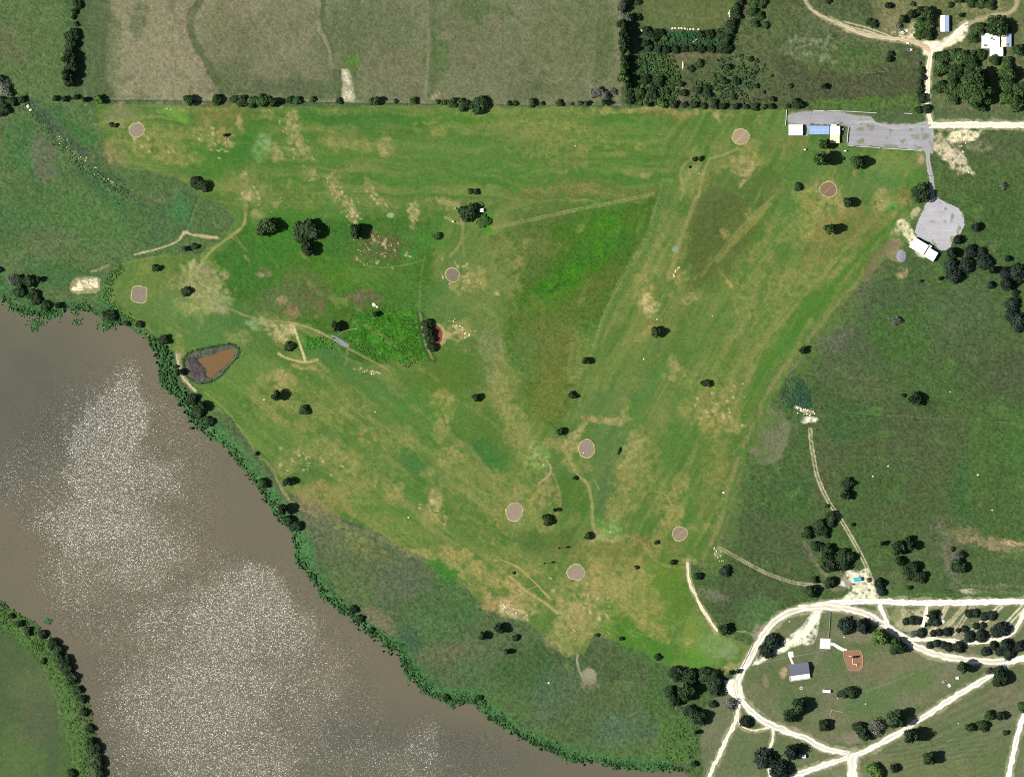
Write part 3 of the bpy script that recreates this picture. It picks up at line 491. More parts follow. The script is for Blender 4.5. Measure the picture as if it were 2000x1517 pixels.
stroke([(1540,430),(1470,520),(1400,620),(1350,700)], 8, (76,116,46), .5, .7, 5); stroke([(1640,500),(1540,600),(1450,720)], 8, (136,138,74), .5, .7, 5); stroke([(1660,520),(1560,620),(1490,720)], 9, (78,118,44), .6, .7, 5)
stroke([(1300,360),(1270,470),(1215,560),(1165,680),(1120,800)], 10, (74,112,50), .6, .7, 4)
for yy, c_, w_ in ((232,(66,110,44),9),(250,(112,136,66),7),(268,(80,120,48),9),(286,(120,136,70),6),(312,(76,116,46),9),(334,(116,134,68),7),(350,(74,112,44),8),(366,(132,136,78),7)):
    stroke([(560,yy - 8),(760,yy),(980,yy + 4),(1290,yy - 4)], w_, c_, .4, .8, 12, b=.4)
for k_, (c_, w_) in enumerate((((70,110,46),9),((136,138,80),7),((78,118,50),10),((140,140,84),8),((74,114,46),10),((132,134,76),7))):
    stroke([(520 + k_*26, 700 - k_*22),(680 + k_*26, 820 - k_*22),(860 + k_*22, 960 - k_*24),(1000 + k_*10, 1060 - k_*26)], w_, c_, .4, .8, 12, b=.4)
blob(763,421,7,5,0,(176,196,150),.8,.3,1); blob(1319,487,6,6,0,(150,176,150),.8,.4,1)
sl_ = CIN[..., None]
RGB[:] = RGB * (1 - sl_) + sl_ * RGB * np.array([.90, .93, .88])
DESAT = .04
# camp ground turf
CAMP = [(1470,1300),(1478,1262),(1520,1212),(1560,1195),(1640,1180),(2100,1182),(2900,1180),(2900,2300),(1345,2300),(1375,1520),(1365,1440),(1375,1380),(1420,1340)]
poly(CAMP, (104,112,72), .95, 4, 4, rough=.2)
put(full, inside(PX, PY, CAMP) * sstep(.48, .7, fbm(PX, PY, 40, 600, 4)) * .6, (128,120,92), None)
put(full, inside(PX, PY, CAMP) * sstep(.52, .7, fbm(PX, PY, 34, 640, 4)) * .5, (84,108,58), None)
for x,y,r1,r2,an,c,a in [(1520,1330,40,30,0,(86,104,58),.6),(1560,1370,40,14,0,(80,110,62),.7),(1700,1370,60,30,-20,(88,118,66),.6),(1790,1320,60,24,-25,(94,118,64),.6),(1640,1280,30,30,0,(88,110,62),.5),(1760,1290,60,20,0,(124,116,84),.6),
  (1680,1240,30,14,0,(136,124,96),.7),(1650,1190,20,10,0,(132,120,94),.6),(1650,1230,14,20,0,(126,120,86),.4),(1700,1310,40,20,0,(118,110,80),.5),(1540,1430,20,10,0,(120,114,84),.5),(1640,1400,60,10,0,(116,116,80),.5),(1670,1440,18,10,0,(140,130,102),.6),
  (1720,1195,24,9,25,(98,114,74),.8),(1760,1200,20,16,0,(146,146,92),.8),(1400,1420,30,60,15,(112,114,84),.6),(1400,1480,20,50,10,(104,112,78),.5),(1450,1480,30,40,0,(96,112,70),.6),(1550,1470,40,20,20,(100,118,70),.5),(1880,1440,100,60,-10,(96,110,68),.6),(1960,1500,50,40,0,(92,112,62),.5),
  (1960,1360,30,24,0,(122,112,86),.6),(1820,1500,80,20,0,(108,116,70),.6),(1560,1340,6,8,0,(190,150,120),.0),(1528,1315,7,12,0,(196,158,124),.85),(1495,1330,5,14,0,(160,140,104),.5),(1990,1300,30,10,-30,(96,100,64),.5),(1900,1300,80,14,-10,(120,116,88),.5),
  (1470,1235,20,12,-40,(150,130,112),.0),(1478,1230,8,14,20,(148,132,112),.9),(1700,1500,18,14,0,(110,134,72),.6),(1620,1510,50,8,0,(124,136,92),.5)]:
    blob(x,y,r1,r2,an,c,a,.6,9)
stroke([(1412,1240),(1440,1232),(1465,1236),(1478,1250),(1462,1270)], 3, (134,148,106), .7, .7, 1)
twin([(1650,1360),(1700,1345),(1740,1332),(1785,1315)], 3, 1.2, (150,144,104), .5, warp=1)
# mown arcs east of the diagonal road
for k in range(13):
    stroke([(1700+k*13,1465+k*2-4),(1760+k*12,1425+k*4),(1850+k*7,1385+k*5),(1960+k*3,1330+k*8)], 2.6, (126,130,90) if k%2 else (80,96,54), .4, .8, 2)
for k in range(12):
    stroke([(1735,1515-k*5),(1830,1490-k*4),(1925,1480-k*5)], 2.2, (80,96,54) if k%2 else (126,130,90), .35, .8, 2)
for k in range(9): stroke([(1880,1158-k*2.4),(2050,1158-k*2.4)], 1.3, (130,128,90), .35, .8, 1)
stroke([(1735,1160),(1880,1160),(2050,1160)], 5, (72,112,52), .7, .6, 2)
# verges beside the white roads
def verge(pts, w, col=(176,168,124), a=.75): stroke(pts, w, col, a, .45, 3, b=.3, fine=True, rough=.1)
# ------------------------------------------------------------------ roads, tracks, yards (outlines; the sheets are built further down)
ROADS = [ # name, width px, points, colour, label-ish
 ('gravel_road', 13, [(1812,243),(1850,244),(1950,244),(2100,244),(2600,244)], (255,250,232)),
 ('gravel_road', 9.5, [(1818,240),(1813,222),(1810,205),(1811,180),(1813,150),(1815,120),(1818,98)], (255,246,224)),
 ('gravel_road', 7.5, [(1818,100),(1800,88),(1775,80),(1745,76),(1700,70),(1665,60),(1635,44)], (230,214,178)),
 ('gravel_road', 4.5, [(1640,46),(1605,32),(1585,18),(1574,4),(1566,-40)], (220,204,164)),
 ('gravel_road', 10, [(1818,97),(1838,90),(1858,76),(1872,60),(1888,48)], (255,250,236)),
 ('gravel_road', 4.5, [(1884,50),(1915,38),(1945,28),(1968,26),(1984,12),(1990,-30)], (204,188,144)),
 ('gravel_road', 12, [(1560,1188),(1600,1182),(1640,1177),(1700,1173),(1760,1176),(1850,1176),(2000,1174),(2300,1172),(2600,1172)], (255,253,246)),
 ('gravel_road', 14, [(1438,1345),(1446,1318),(1462,1288),(1480,1258),(1497,1230),(1522,1206),(1555,1191),(1600,1184),(1645,1187),(1690,1198),(1730,1222),(1760,1242),(1790,1262),(1830,1278),(1880,1287),(1930,1291),(1962,1292)], (248,243,230)),
 ('gravel_road', 12, [(2400,1160),(2100,1258),(2010,1282),(1966,1296),(1930,1322),(1870,1357),(1800,1402),(1740,1440),(1690,1466),(1640,1484),(1580,1504),(1520,1530),(1400,1600)], (253,250,240)),
 ('gravel_road', 13, [(1442,1322),(1439,1345),(1448,1366),(1468,1390),(1500,1412),(1530,1425),(1570,1440),(1610,1460),(1660,1472)], (248,245,234)),
 ('gravel_road', 8.5, [(1446,1355),(1441,1385),(1436,1410),(1420,1440),(1404,1475),(1390,1505),(1375,1560)], (255,250,236)),
 ('gravel_road', 4.5, [(1443,1392),(1443,1408),(1452,1420),(1475,1425),(1502,1419)], (250,244,226)),
 ('gravel_road', 6, [(1510,1421),(1508,1445),(1501,1475),(1504,1530),(1505,1600)], (250,245,230)),
 ('gravel_road', 20, [(1668,1472),(1664,1500),(1668,1560),(1668,1600)], (252,248,236)),
 ('gravel_road', 9, [(1718,1180),(1726,1200),(1734,1222),(1744,1236)], (255,252,242)),
 ('gravel_road', 9, [(1765,1250),(1800,1247),(1850,1250),(1885,1254),(1930,1251),(1965,1243),(1985,1225),(1998,1200),(2010,1176)], (252,248,234)),
 ('gravel_road', 11, [(2030,1330),(2004,1385),(1990,1425),(1978,1475),(1970,1520),(1962,1600)], (255,252,244)),
 ('gravel_road', 5.5, [(1343,1097),(1344,1125),(1353,1152),(1368,1182),(1386,1212),(1401,1233)], (246,236,206)),
 ('campsite_pad', 6, [(1812,1182),(1806,1205),(1801,1224)], (255,252,240)),
 ('dirt_path', 4, [(345,692),(349,712),(357,735),(370,752),(383,764)], (222,206,160)),
]
TRACKS = [ # twin wheel tracks: gap, width, points, colour
 (5, 2.0, [(1582,836),(1584,860),(1590,900),(1598,935),(1618,978),(1636,1005),(1655,1035),(1676,1072),(1692,1105),(1706,1142)], (206,194,150)),
 (4, 2.0, [(1402,1068),(1450,1094),(1500,1120),(1555,1138),(1605,1142)], (166,156,116)),
 (5, 2.2, [(1850,1183),(1838,1205),(1815,1238)], (232,220,180)),
 (5, 2.0, [(1884,1183),(1862,1208),(1838,1232)], (206,194,148)),
 (6, 2.2, [(1900,1183),(1882,1208),(1860,1240)], (220,210,164)),
 (6, 2.4, [(1955,1183),(1925,1210),(1885,1245)], (236,226,190)),
 (7, 2.8, [(1998,1185),(1975,1210),(1948,1236)], (240,232,200)),
 (6, 2.2, [(1648,45),(1700,60),(1740,74)], (210,196,150)),
]
for n_, w, p, c in ROADS: verge(p, w + (7 if w > 8 else 5))
LOT1 = [(1537,226),(1552,222),(1575,218),(1600,217),(1640,219),(1672,226),(1700,227),(1710,240),(1740,243),(1780,243),(1806,238),(1822,238),(1824,262),(1822,300),(1815,300),(1804,294),(1760,290),(1700,285),(1657,284),(1659,262),(1656,247),(1622,243),(1582,241),(1578,265),(1573,265),(1572,244),(1540,241)]
LOT2 = [(1828,384),(1845,395),(1870,405),(1882,420),(1884,440),(1876,455),(1863,463),(1857,482),(1847,490),(1836,488),(1815,472),(1795,465),(1786,452),(1795,428),(1806,402),(1817,385)]
poly([(p[0]*1.0,p[1]) for p in LOT1], (170,160,120), .6, 6, 4, b=.2)
poly([(1640,1140),(1655,1115),(1695,1112),(1706,1140),(1722,1172),(1640,1174),(1662,1150)], (240,232,206), 1, 5, 6, b=.36, fine=True, rough=.1)
poly([(1590,1190),(1608,1190),(1602,1210),(1597,1240),(1588,1258),(1560,1258),(1530,1272),(1500,1286),(1472,1300),(1478,1284),(1510,1268),(1548,1236),(1575,1208)], (238,232,206), .95, 4, 5, b=.33, fine=True, rough=.1)
poly([(1592,1190),(1606,1190),(1598,1212),(1580,1236),(1540,1262),(1480,1296),(1470,1300),(1490,1282),(1530,1262),(1565,1232)], (252,248,230), .9, 4, 4, b=.2)
poly([(1800,80),(1840,80),(1870,58),(1892,44),(1890,66),(1878,82),(1850,92),(1832,110),(1806,108)], (248,238,208), 1, 4, 5, b=.28, rough=.1)
poly([(1740,60),(1790,50),(1815,90),(1780,86)], (226,208,166), .9, 6, 6, b=.42, fine=True)
poly([(1415,1330),(1445,1325),(1455,1365),(1438,1365),(1420,1352)], (252,248,232), 1, 3, 3, rough=.1)
poly([(1760,1190),(1810,1186),(1800,1235),(1770,1238),(1745,1220),(1758,1210)], (206,194,150), .8, 6, 6, b=.42, fine=True)
poly([(1840,1215),(1960,1212),(1960,1245),(1800,1245),(1800,1225)], (186,170,124), .5, 6, 6, b=.42)
stroke([(1760,440),(1775,455),(1790,478),(1800,495)], 20, (232,222,180), .95, .5, 5, b=.36, fine=True, rough=.3)
stroke([(1752,450),(1765,440),(1778,425),(1790,410)], 12, (206,196,140), .8, .6, 5, b=.42, fine=True)
stroke([(1775,470),(1800,492),(1820,500)], 9, (240,228,186), .9, .6, 4, b=.3)
blob(1748,485,14,22,0,(150,132,96),.7,.6,8,b=.4); blob(1760,530,12,10,0,(182,158,110),.8,.6,6,b=.4)
blob(1745,462,12,10,0,(196,180,132),.7,.6,6,b=.4)
stroke([(1690,545),(1720,500),(1745,470)], 14, (128,108,80), .6, .6, 5)
stroke([(1600,1142),(1640,1150),(1660,1140),(1640,1120),(1625,1095)], 9, (128,118,88), .7, .6, 4)
stroke([(1570,1060),(1600,1110),(1630,1140)], 7, (124,114,86), .6, .6, 4)
for g, w, p, c in TRACKS: twin(p, g, w + .8, c, .9, warp=.8, rough=.1)
# pond surrounds: purple-grey sedge
poly(PONDRIM, (86,92,74), 1, 2, 3, rough=.9)
poly([(366,700),(392,692),(388,712),(402,728),(408,738),(398,745),(380,738),(368,722)], (84,72,78), .9, 4, 5, rough=1.0, b=.34)
stroke(PONDRIM + [PONDRIM[0]], 4, (52,78,44), .8, .6, 1.5, sm=False)
# sand quarry by the west green
poly([(138,552),(150,543),(190,542),(195,550),(192,570),(165,574),(145,574),(136,566)], (168,156,112), .9, 2.5, 2, sm=True)
poly([(145,556),(155,548),(188,545),(192,560),(165,566),(150,570),(140,566)], (246,232,196), .9, 3, 4, b=.36, fine=True, rough=.8)

# ------------------------------------------------------------------ heights (metres)
sdr = seg_dist(PX, PY, RIVER, True) * np.where(inside(PX, PY, RIVER), -1, 1) * S
sdr = sdr + N3 * 2.4 * (np.abs(sdr) < 12)
relief = ROUGH * 0.16 * (WN * 2) * 0.9
Z = relief + np.clip(fbm(PX, PY, 9, 800, 2) - .45, 0, 1) * ROUGH * 0.7
fade = sstep(0, 8, sdr)
Z = Z * fade + np.where(sdr < 6, np.clip(-0.8 * (1 - sdr / 6.0), -3, 0), 0)
def hollow(P, depth, w=5):
    global Z
    d = seg_dist(PX, PY, P, True) * np.where(inside(PX, PY, P), -1, 1) * S
    k = sstep(w, -1.0, d); Z = Z * (1 - k) - depth * k
hollow(POND, 1.1); hollow(POND2, 1.0)
# roads, yards and greens lie on flat ground
FL = np.zeros_like(Z)
def flat(pts, w):
    m = w + 8; xs = [p[0] for p in pts]; ys = [p[1] for p in pts]; sl = win(min(xs)-m, min(ys)-m, max(xs)+m, max(ys)+m)
    FL[sl] = np.maximum(FL[sl], 1 - sstep(w*.5+1.5, w*.5+5, seg_dist(PX[sl], PY[sl], pts)))
def flatpoly(P):
    xs = [p[0] for p in P]; ys = [p[1] for p in P]; sl = win(min(xs)-10, min(ys)-10, max(xs)+10, max(ys)+10)
    FL[sl] = np.maximum(FL[sl], np.maximum(inside(PX[sl], PY[sl], P), 1 - sstep(1.5, 5, seg_dist(PX[sl], PY[sl], P, True))))
for n_, w, p, c in ROADS: flat(smooth(p), w)
flat(smooth([(1811,290),(1814,320),(1818,350),(1823,385),(1826,392)]), 10)
GREENS = [(267,254,13.5,13,'round'),(1447,267,15,14.5,'round'),(1618,370,15,14.5,'round'),(884,537,12.5,13,'round'),(272,575,14,15,'square'),(1146,876,15,16.5,'round'),(1005,999,15.5,17,'round'),(1328,1042,13.5,13,'round'),(1125,1117,15.5,15,'round')]
for x, y, rx, ry, k in GREENS: flat([(x-1, y), (x+1, y)], 2 * max(rx, ry) + 6)
for P in (LOT1, LOT2, [(1590,1180),(1625,1180),(1625,1265),(1590,1265)], [(1640,1255),(1690,1255),(1690,1315),(1640,1315)], [(1535,1295),(1590,1295),(1590,1340),(1535,1340)],[(1535,1265),(1555,1265),(1555,1300),(1535,1300)],[(1610,1245),(1660,1255),(1655,1275),(1610,1270)]): flatpoly(P)
Z *= (1 - FL)
# dam bank beside the pond
dd = seg_dist(PX, PY, [(822,612),(828,645),(838,685),(847,704)]) * S
Z += 1.2 * np.exp(-(dd / 2.2) ** 2)
# grain of individual tufts in the colour too
gr = 1 + (WN * .55 + (vnoise(PX/3.6, PY/3.6, 77)-.5)*.7) * np.clip(ROUGH * .8 + .22, .14, 1.0)
RGB *= gr[..., None]
RGB[..., 0] *= 1 + (rsn.rand(NY, NX) - .5) * .10; RGB[..., 2] *= 1 + (rsn.rand(NY, NX) - .5) * .10
for P, c in ((RIVER, (92,82,62)), (POND, (120,84,50)), (POND2, (120,70,46))):
    sl = full; k = inside(PX, PY, P); RGB[k] = lin(c) / GAIN * .7
RGB = np.clip(hot(RGB), .004, .82)

# ------------------------------------------------------------------ materials
MATS = {}
def mat(name, col=None, rough=.85, noise=0.0, scale=1.0, spec=.25, attr=None, objvar=0.0, metallic=0.0, grain=0.0, gscale=2.0, bump=0.0):
    if name in MATS: return MATS[name]
    m = bpy.data.materials.new(name); m.use_nodes = True; nt = m.node_tree; L = nt.links.new
    b = nt.nodes["Principled BSDF"]; b.inputs['Roughness'].default_value = rough
    b.inputs['Specular IOR Level'].default_value = spec; b.inputs['Metallic'].default_value = metallic
    if attr:
        a = nt.nodes.new("ShaderNodeAttribute"); a.attribute_name = attr; src = a.outputs['Color']
    else:
        r = nt.nodes.new("ShaderNodeRGB"); r.outputs[0].default_value = (*alb(col), 1); src = r.outputs[0]
    geo = nt.nodes.new("ShaderNodeNewGeometry")
    def mul(src, fac):
        v = nt.nodes.new("ShaderNodeVectorMath"); v.operation = 'SCALE'; L(src, v.inputs[0]); L(fac, v.inputs['Scale']); return v.outputs[0]
    for amt, sc, det in ((noise, scale, 4), (grain, gscale, 2)):
        if amt:
            n = nt.nodes.new("ShaderNodeTexNoise"); n.inputs['Scale'].default_value = sc; n.inputs['Detail'].default_value = det
            L(geo.outputs['Position'], n.inputs['Vector'])
            mr = nt.nodes.new("ShaderNodeMapRange"); mr.inputs[1].default_value = .3; mr.inputs[2].default_value = .7
            mr.inputs[3].default_value = 1 - amt; mr.inputs[4].default_value = 1 + amt
            L(n.outputs['Fac'], mr.inputs[0]); src = mul(src, mr.outputs[0])
    if objvar:
        oi = nt.nodes.new("ShaderNodeObjectInfo"); mr = nt.nodes.new("ShaderNodeMapRange")
        mr.inputs[3].default_value = 1 - objvar; mr.inputs[4].default_value = 1 + objvar
        L(oi.outputs['Random'], mr.inputs[0]); src = mul(src, mr.outputs[0])
    if bump:
        n = nt.nodes.new("ShaderNodeTexNoise"); n.inputs['Scale'].default_value = 1.6; n.inputs['Detail'].default_value = 3
        L(geo.outputs['Position'], n.inputs['Vector']); bp = nt.nodes.new("ShaderNodeBump"); bp.inputs['Strength'].default_value = bump; bp.inputs['Distance'].default_value = .3
        L(n.outputs['Fac'], bp.inputs['Height']); L(bp.outputs[0], b.inputs['Normal'])
    L(src, b.inputs['Base Color'])
    MATS[name] = m; return m

def mesh_np(name, co, faces, mats, colors=None, smooth_=False, mi=None):
    me = bpy.data.meshes.new(name)
    co = np.asarray(co, np.float32); fa = np.asarray(faces, np.int32)
    me.vertices.add(len(co)); me.vertices.foreach_set('co', co.ravel())
    k = fa.shape[1]; me.loops.add(fa.size); me.loops.foreach_set('vertex_index', fa.ravel())
    me.polygons.add(len(fa)); me.polygons.foreach_set('loop_start', np.arange(0, fa.size, k, dtype=np.int32))
    try: me.polygons.foreach_set('loop_total', np.full(len(fa), k, np.int32))
    except Exception: pass
    if smooth_: me.polygons.foreach_set('use_smooth', np.ones(len(fa), bool))
    if mi is not None: me.polygons.foreach_set('material_index', np.asarray(mi, np.int32))
    for m in (mats if isinstance(mats, (list, tuple)) else [mats]): me.materials.append(m)
    me.update(calc_edges=True)
    if colors is not None:
        at = me.color_attributes.new('tint', 'FLOAT_COLOR', 'POINT')
        c = np.ones((len(co), 4), np.float32); c[:, :3] = colors; at.data.foreach_set('color', c.ravel())
    return me
def link(name, me, parent=None, **props):
    o = bpy.data.objects.new(name, me); COL.objects.link(o)
    if parent is not None: o.parent = parent
    for k, v in props.items():
        if v is not None: o[k] = v
    return o

# ------------------------------------------------------------------ ground sheet
co = np.stack([WX(PX), WY(PY), Z], -1).reshape(-1, 3)
idx = np.arange(NX * NY).reshape(NY, NX)
fa = np.stack([idx[:-1, :-1], idx[1:, :-1], idx[1:, 1:], idx[:-1, 1:]], -1).reshape(-1, 4)
M_ground = mat('turf_and_soil', attr='tint', rough=.95, spec=.1, grain=.22, gscale=1.1, bump=.35)
g = link('ground', mesh_np('ground', co, fa, M_ground, RGB.reshape(-1, 3), True), kind='structure')
g['label'] = 'mown turf, rough pasture and dry grass around the river'
def sample(arr, px, py):
    i = np.clip(np.searchsorted(AX, px), 0, NX - 1); j = np.clip(np.searchsorted(AY, py), 0, NY - 1)
    return arr[j, i]

# ------------------------------------------------------------------ water
def water_mat(name, col, amp):
    m = bpy.data.materials.new(name); m.use_nodes = True; nt = m.node_tree; L = nt.links.new
    b = nt.nodes["Principled BSDF"]
    geo = nt.nodes.new("ShaderNodeNewGeometry")
    at = nt.nodes.new("ShaderNodeAttribute"); at.attribute_name = 'tint'
    # silt colour
    sepa = nt.nodes.new("ShaderNodeSeparateColor"); L(at.outputs['Color'], sepa.inputs[0])
    mixc = nt.nodes.new("ShaderNodeMix"); mixc.data_type = 'RGBA'
    mixc.inputs['A'].default_value = (*alb(col), 1); mixc.inputs['B'].default_value = (*alb((104,104,88)), 1)
    L(sepa.outputs[1], mixc.inputs['Factor']); L(mixc.outputs['Result'], b.inputs['Base Color'])
    b.inputs['Roughness'].default_value = .3; b.inputs['IOR'].default_value = 1.33
    if amp:
        nrm = None
        out = []
        for sc, w in ((1.4, 1.0), (3.2, .75)):       # wind ripples: small facets, each tilted its own way
            v = nt.nodes.new("ShaderNodeTexVoronoi"); v.voronoi_dimensions = '2D'; v.inputs['Scale'].default_value = sc
            L(geo.outputs['Position'], v.inputs['Vector'])
            s = nt.nodes.new("ShaderNodeVectorMath"); s.operation = 'SUBTRACT'; s.inputs[1].default_value = (.5, .5, .5); L(v.outputs['Color'], s.inputs[0])
            k = nt.nodes.new("ShaderNodeVectorMath"); k.operation = 'SCALE'; k.inputs['Scale'].default_value = w; L(s.outputs[0], k.inputs[0]); out.append(k)
        add = nt.nodes.new("ShaderNodeVectorMath"); add.operation = 'ADD'; L(out[0].outputs[0], add.inputs[0]); L(out[1].outputs[0], add.inputs[1])
        msk = nt.nodes.new("ShaderNodeVectorMath"); msk.operation = 'MULTIPLY'; msk.inputs[1].default_value = (1, 1, 0); L(add.outputs[0], msk.inputs[0])
        sc = nt.nodes.new("ShaderNodeMath"); sc.operation = 'MULTIPLY'; sc.inputs[1].default_value = amp; L(sepa.outputs[0], sc.inputs[0])
        s2 = nt.nodes.new("ShaderNodeVectorMath"); s2.operation = 'SCALE'; L(msk.outputs[0], s2.inputs[0]); L(sc.outputs[0], s2.inputs['Scale'])
        a2 = nt.nodes.new("ShaderNodeVectorMath"); a2.operation = 'ADD'; a2.inputs[1].default_value = (0, 0, 1); L(s2.outputs[0], a2.inputs[0])
        ln = nt.nodes.new("ShaderNodeVectorMath"); ln.operation = 'SCALE'; ln.inputs[0].default_value = (-1, -.08, 0); L(sepa.outputs[2], ln.inputs['Scale'])   # facets tilted towards the sun, added to brighten the glint cores
        a3 = nt.nodes.new("ShaderNodeVectorMath"); a3.operation = 'ADD'; L(a2.outputs[0], a3.inputs[0]); L(ln.outputs[0], a3.inputs[1]); a2 = a3
        nz = nt.nodes.new("ShaderNodeVectorMath"); nz.operation = 'NORMALIZE'; L(a2.outputs[0], nz.inputs[0])
        L(nz.outputs[0], b.inputs['Normal'])
        b.inputs['Roughness'].default_value = .27
    return m
wx = np.arange(-1200, 1500, 6.0); wy = np.arange(500, 2500, 6.0)
PX0, PY0 = np.meshgrid(wx, wy, indexing='xy')
n_a = fbm(PX0, PY0, 60, 900, 4); n_b = fbm(PX0, PY0, 14, 950, 3)
def wb(cx, cy, rx, ry, ang, soft=.5):
    t = math.radians(ang); X = PX0 + (n_a - .5) * 70 + (n_b - .5) * 24; Y = PY0 + (fbm(PX0, PY0, 60, 960, 4) - .5) * 70
    u = (X - cx) * math.cos(t) + (Y - cy) * math.sin(t); v = -(X - cx) * math.sin(t) + (Y - cy) * math.cos(t)
    return 1 - sstep(1 - soft, 1 + soft, np.sqrt((u / rx) ** 2 + (v / ry) ** 2))
rip = np.full(PX0.shape, .0)
for cx, cy, rx, ry, an, so, k in [(235,750,34,50,10,.35,.8),(225,830,58,80,18,.4,1.0),(170,910,58,80,20,.5,.95),(230,920,60,60,0,.5,.9),(310,940,45,50,-30,.35,.6),(200,1010,110,80,0,.6,.8),(140,1010,50,60,0,.6,.5),
     (260,1080,120,80,0,.6,.62),(160,1120,70,90,0,.6,.5),(20,920,40,80,0,.8,.25),(520,1170,52,80,-20,.3,1.0),(460,1230,90,120,-10,.5,.9),(560,1240,70,70,-30,.45,.7),(420,1350,130,130,0,.6,.85),(330,1400,120,120,0,.6,.7),(440,1480,160,100,0,.6,.7),
     (600,1330,110,90,0,.6,.45),(650,1430,130,80,0,.6,.45),(820,1440,45,50,30,.4,.6),(780,1490,90,40,0,.5,.45),(330,1230,100,100,0,.7,.5),(190,1200,80,70,0,.7,.4),(700,1350,60,40,30,.6,.3),(270,1480,60,60,0,.6,.5),(950,1510,60,14,0,.5,.2)]:
    rip = np.maximum(rip, wb(cx, cy, rx, ry, an, so) * k)
wide = np.maximum(np.maximum(wb(230, 950, 230, 260, 0, .5), wb(440, 1330, 270, 260, 0, .45)), wb(800, 1480, 260, 60, 0, .6) * .9)
rip = np.clip((.41 * wide + .62 * rip) * (.86 + .28 * n_b), 0, 1.05)
grey = np.clip(wb(60, 800, 140, 160, 0, .8) * .9 + wb(250, 1500, 500, 200, 0, .9) * .35 + wb(880, 1480, 300, 60, 10, .9) * .6 + (n_a - .5) * .6, 0, 1)
NYw, NXw = PX0.shape; iw = np.arange(NXw * NYw).reshape(NYw, NXw)
keep = (inside(PX0, PY0, RIVER) | (seg_dist(PX0, PY0, RIVER, True) < 30))
kf = keep[:-1, :-1] | keep[1:, 1:]
fw = np.stack([iw[:-1, :-1], iw[1:, :-1], iw[1:, 1:], iw[:-1, 1:]], -1)[kf]
cw = np.stack([WX(PX0), WY(PY0), np.full(PX0.shape, -.8)], -1).reshape(-1, 3)
cols = np.stack([sstep(.04, .42, rip), grey, .18 * sstep(.38, 1.0, rip)], -1).reshape(-1, 3)  # blue channel holds the added sunward tilt that brightens the glint
used = np.unique(fw); remap = np.full(len(cw), -1); remap[used] = np.arange(len(used))
river = link('river_water', mesh_np('river_water', cw[used], remap[fw], water_mat('silty_river_water', (125,118,95), 0.45), cols[used]), kind='structure')
def pond_water(name, P, z, col):
    P = smooth(P + [P[0]], 4)[:-1]; cx = sum(p[0] for p in P) / len(P); cy = sum(p[1] for p in P) / len(P)
    v = [(WX(cx + (p[0] - cx) * 1.08), WY(cy + (p[1] - cy) * 1.08), z) for p in P]
    me = bpy.data.meshes.new(name); me.from_pydata(v, [], [tuple(range(len(v)))[::-1]]); me.materials.append(water_mat(name + '_silt', col, 0)); me.update()
    at = me.color_attributes.new('tint', 'FLOAT_COLOR', 'POINT')
    for d in at.data: d.color = (0, 0, 0, 1)
    return link(name, me, kind='structure')
pond_water('pond_water', POND, -.45, (140,108,70)); pond_water('pond_water', POND2, -.4, (140,88,64))
# ------------------------------------------------------------------ roads and yards as sheets
def road_mesh(name, pts, w, col, z, seed, twinlines=True):
    P = np.array(smooth(pts, 8)); d = [0]
    for a, b in zip(P[:-1], P[1:]): d.append(d[-1] + np.hypot(*(b - a)))
    d = np.array(d); n = max(8, int(d[-1] / 4)); s = np.linspace(0, d[-1], n)
    X = np.interp(s, d, P[:, 0]); Y = np.interp(s, d, P[:, 1])
    T = np.stack([np.gradient(X), np.gradient(Y)], 1); T /= np.linalg.norm(T, axis=1)[:, None]
    Nn = np.stack([-T[:, 1], T[:, 0]], 1); K = 9
    rs = np.random.RandomState(seed); co = []; tint = []
    l = w * .5 + (vnoise(X / 9, Y / 9, seed) - .5) * 3.4 + (rs.rand(n) - .5) * 1.6
    r = w * .5 + (vnoise(X / 9, Y / 9, seed + 3) - .5) * 3.4 + (rs.rand(n) - .5) * 1.6
    base = np.array(lin(col)) / GAIN
    for k in range(K):
        t = k / (K - 1); off = -l * (1 - t) + r * t
        co.append(np.stack([WX(X + Nn[:, 0] * off), WY(Y + Nn[:, 1] * off), np.full(n, z)], 1))
        wear = 1 - (.30 if k in (0, K - 1) else (.20 if k == 4 else (.08 if k in (1, 3, 5, 7) else 0)))
        m = wear * (1 + (rs.rand(n) - .5) * .09 + (vnoise(X / 14, Y / 14, seed + 7 + k) - .5) * .34)
        m = m[:, None] * (np.array([1, .985, .93]) if k in (0, 4, K - 1) else np.array([1, 1, .98])); tint.append(base[None] * m)
    co = np.stack(co, 1).reshape(-1, 3); tint = np.stack(tint, 1).reshape(-1, 3)
    i = np.arange(n * K).reshape(n, K)
    f = np.stack([i[:-1, :-1], i[:-1, 1:], i[1:, 1:], i[1:, :-1]], -1).reshape(-1, 4)
    v1 = co[f[0, 1]] - co[f[0, 0]]; v2 = co[f[0, 3]] - co[f[0, 0]]
    if np.cross(v1, v2)[2] < 0: f = f[:, ::-1]
    return mesh_np(name, co, f, M_road, np.clip(hot(tint), 0, .82))
M_road = mat('crushed_limestone', attr='tint', rough=.95, spec=.1, grain=.07, gscale=1.3)
for k, (nm, w, p, c) in enumerate(ROADS):
    link(nm, road_mesh(nm, p, w, c, .05 + .006 * k, 1000 + k), kind='structure')

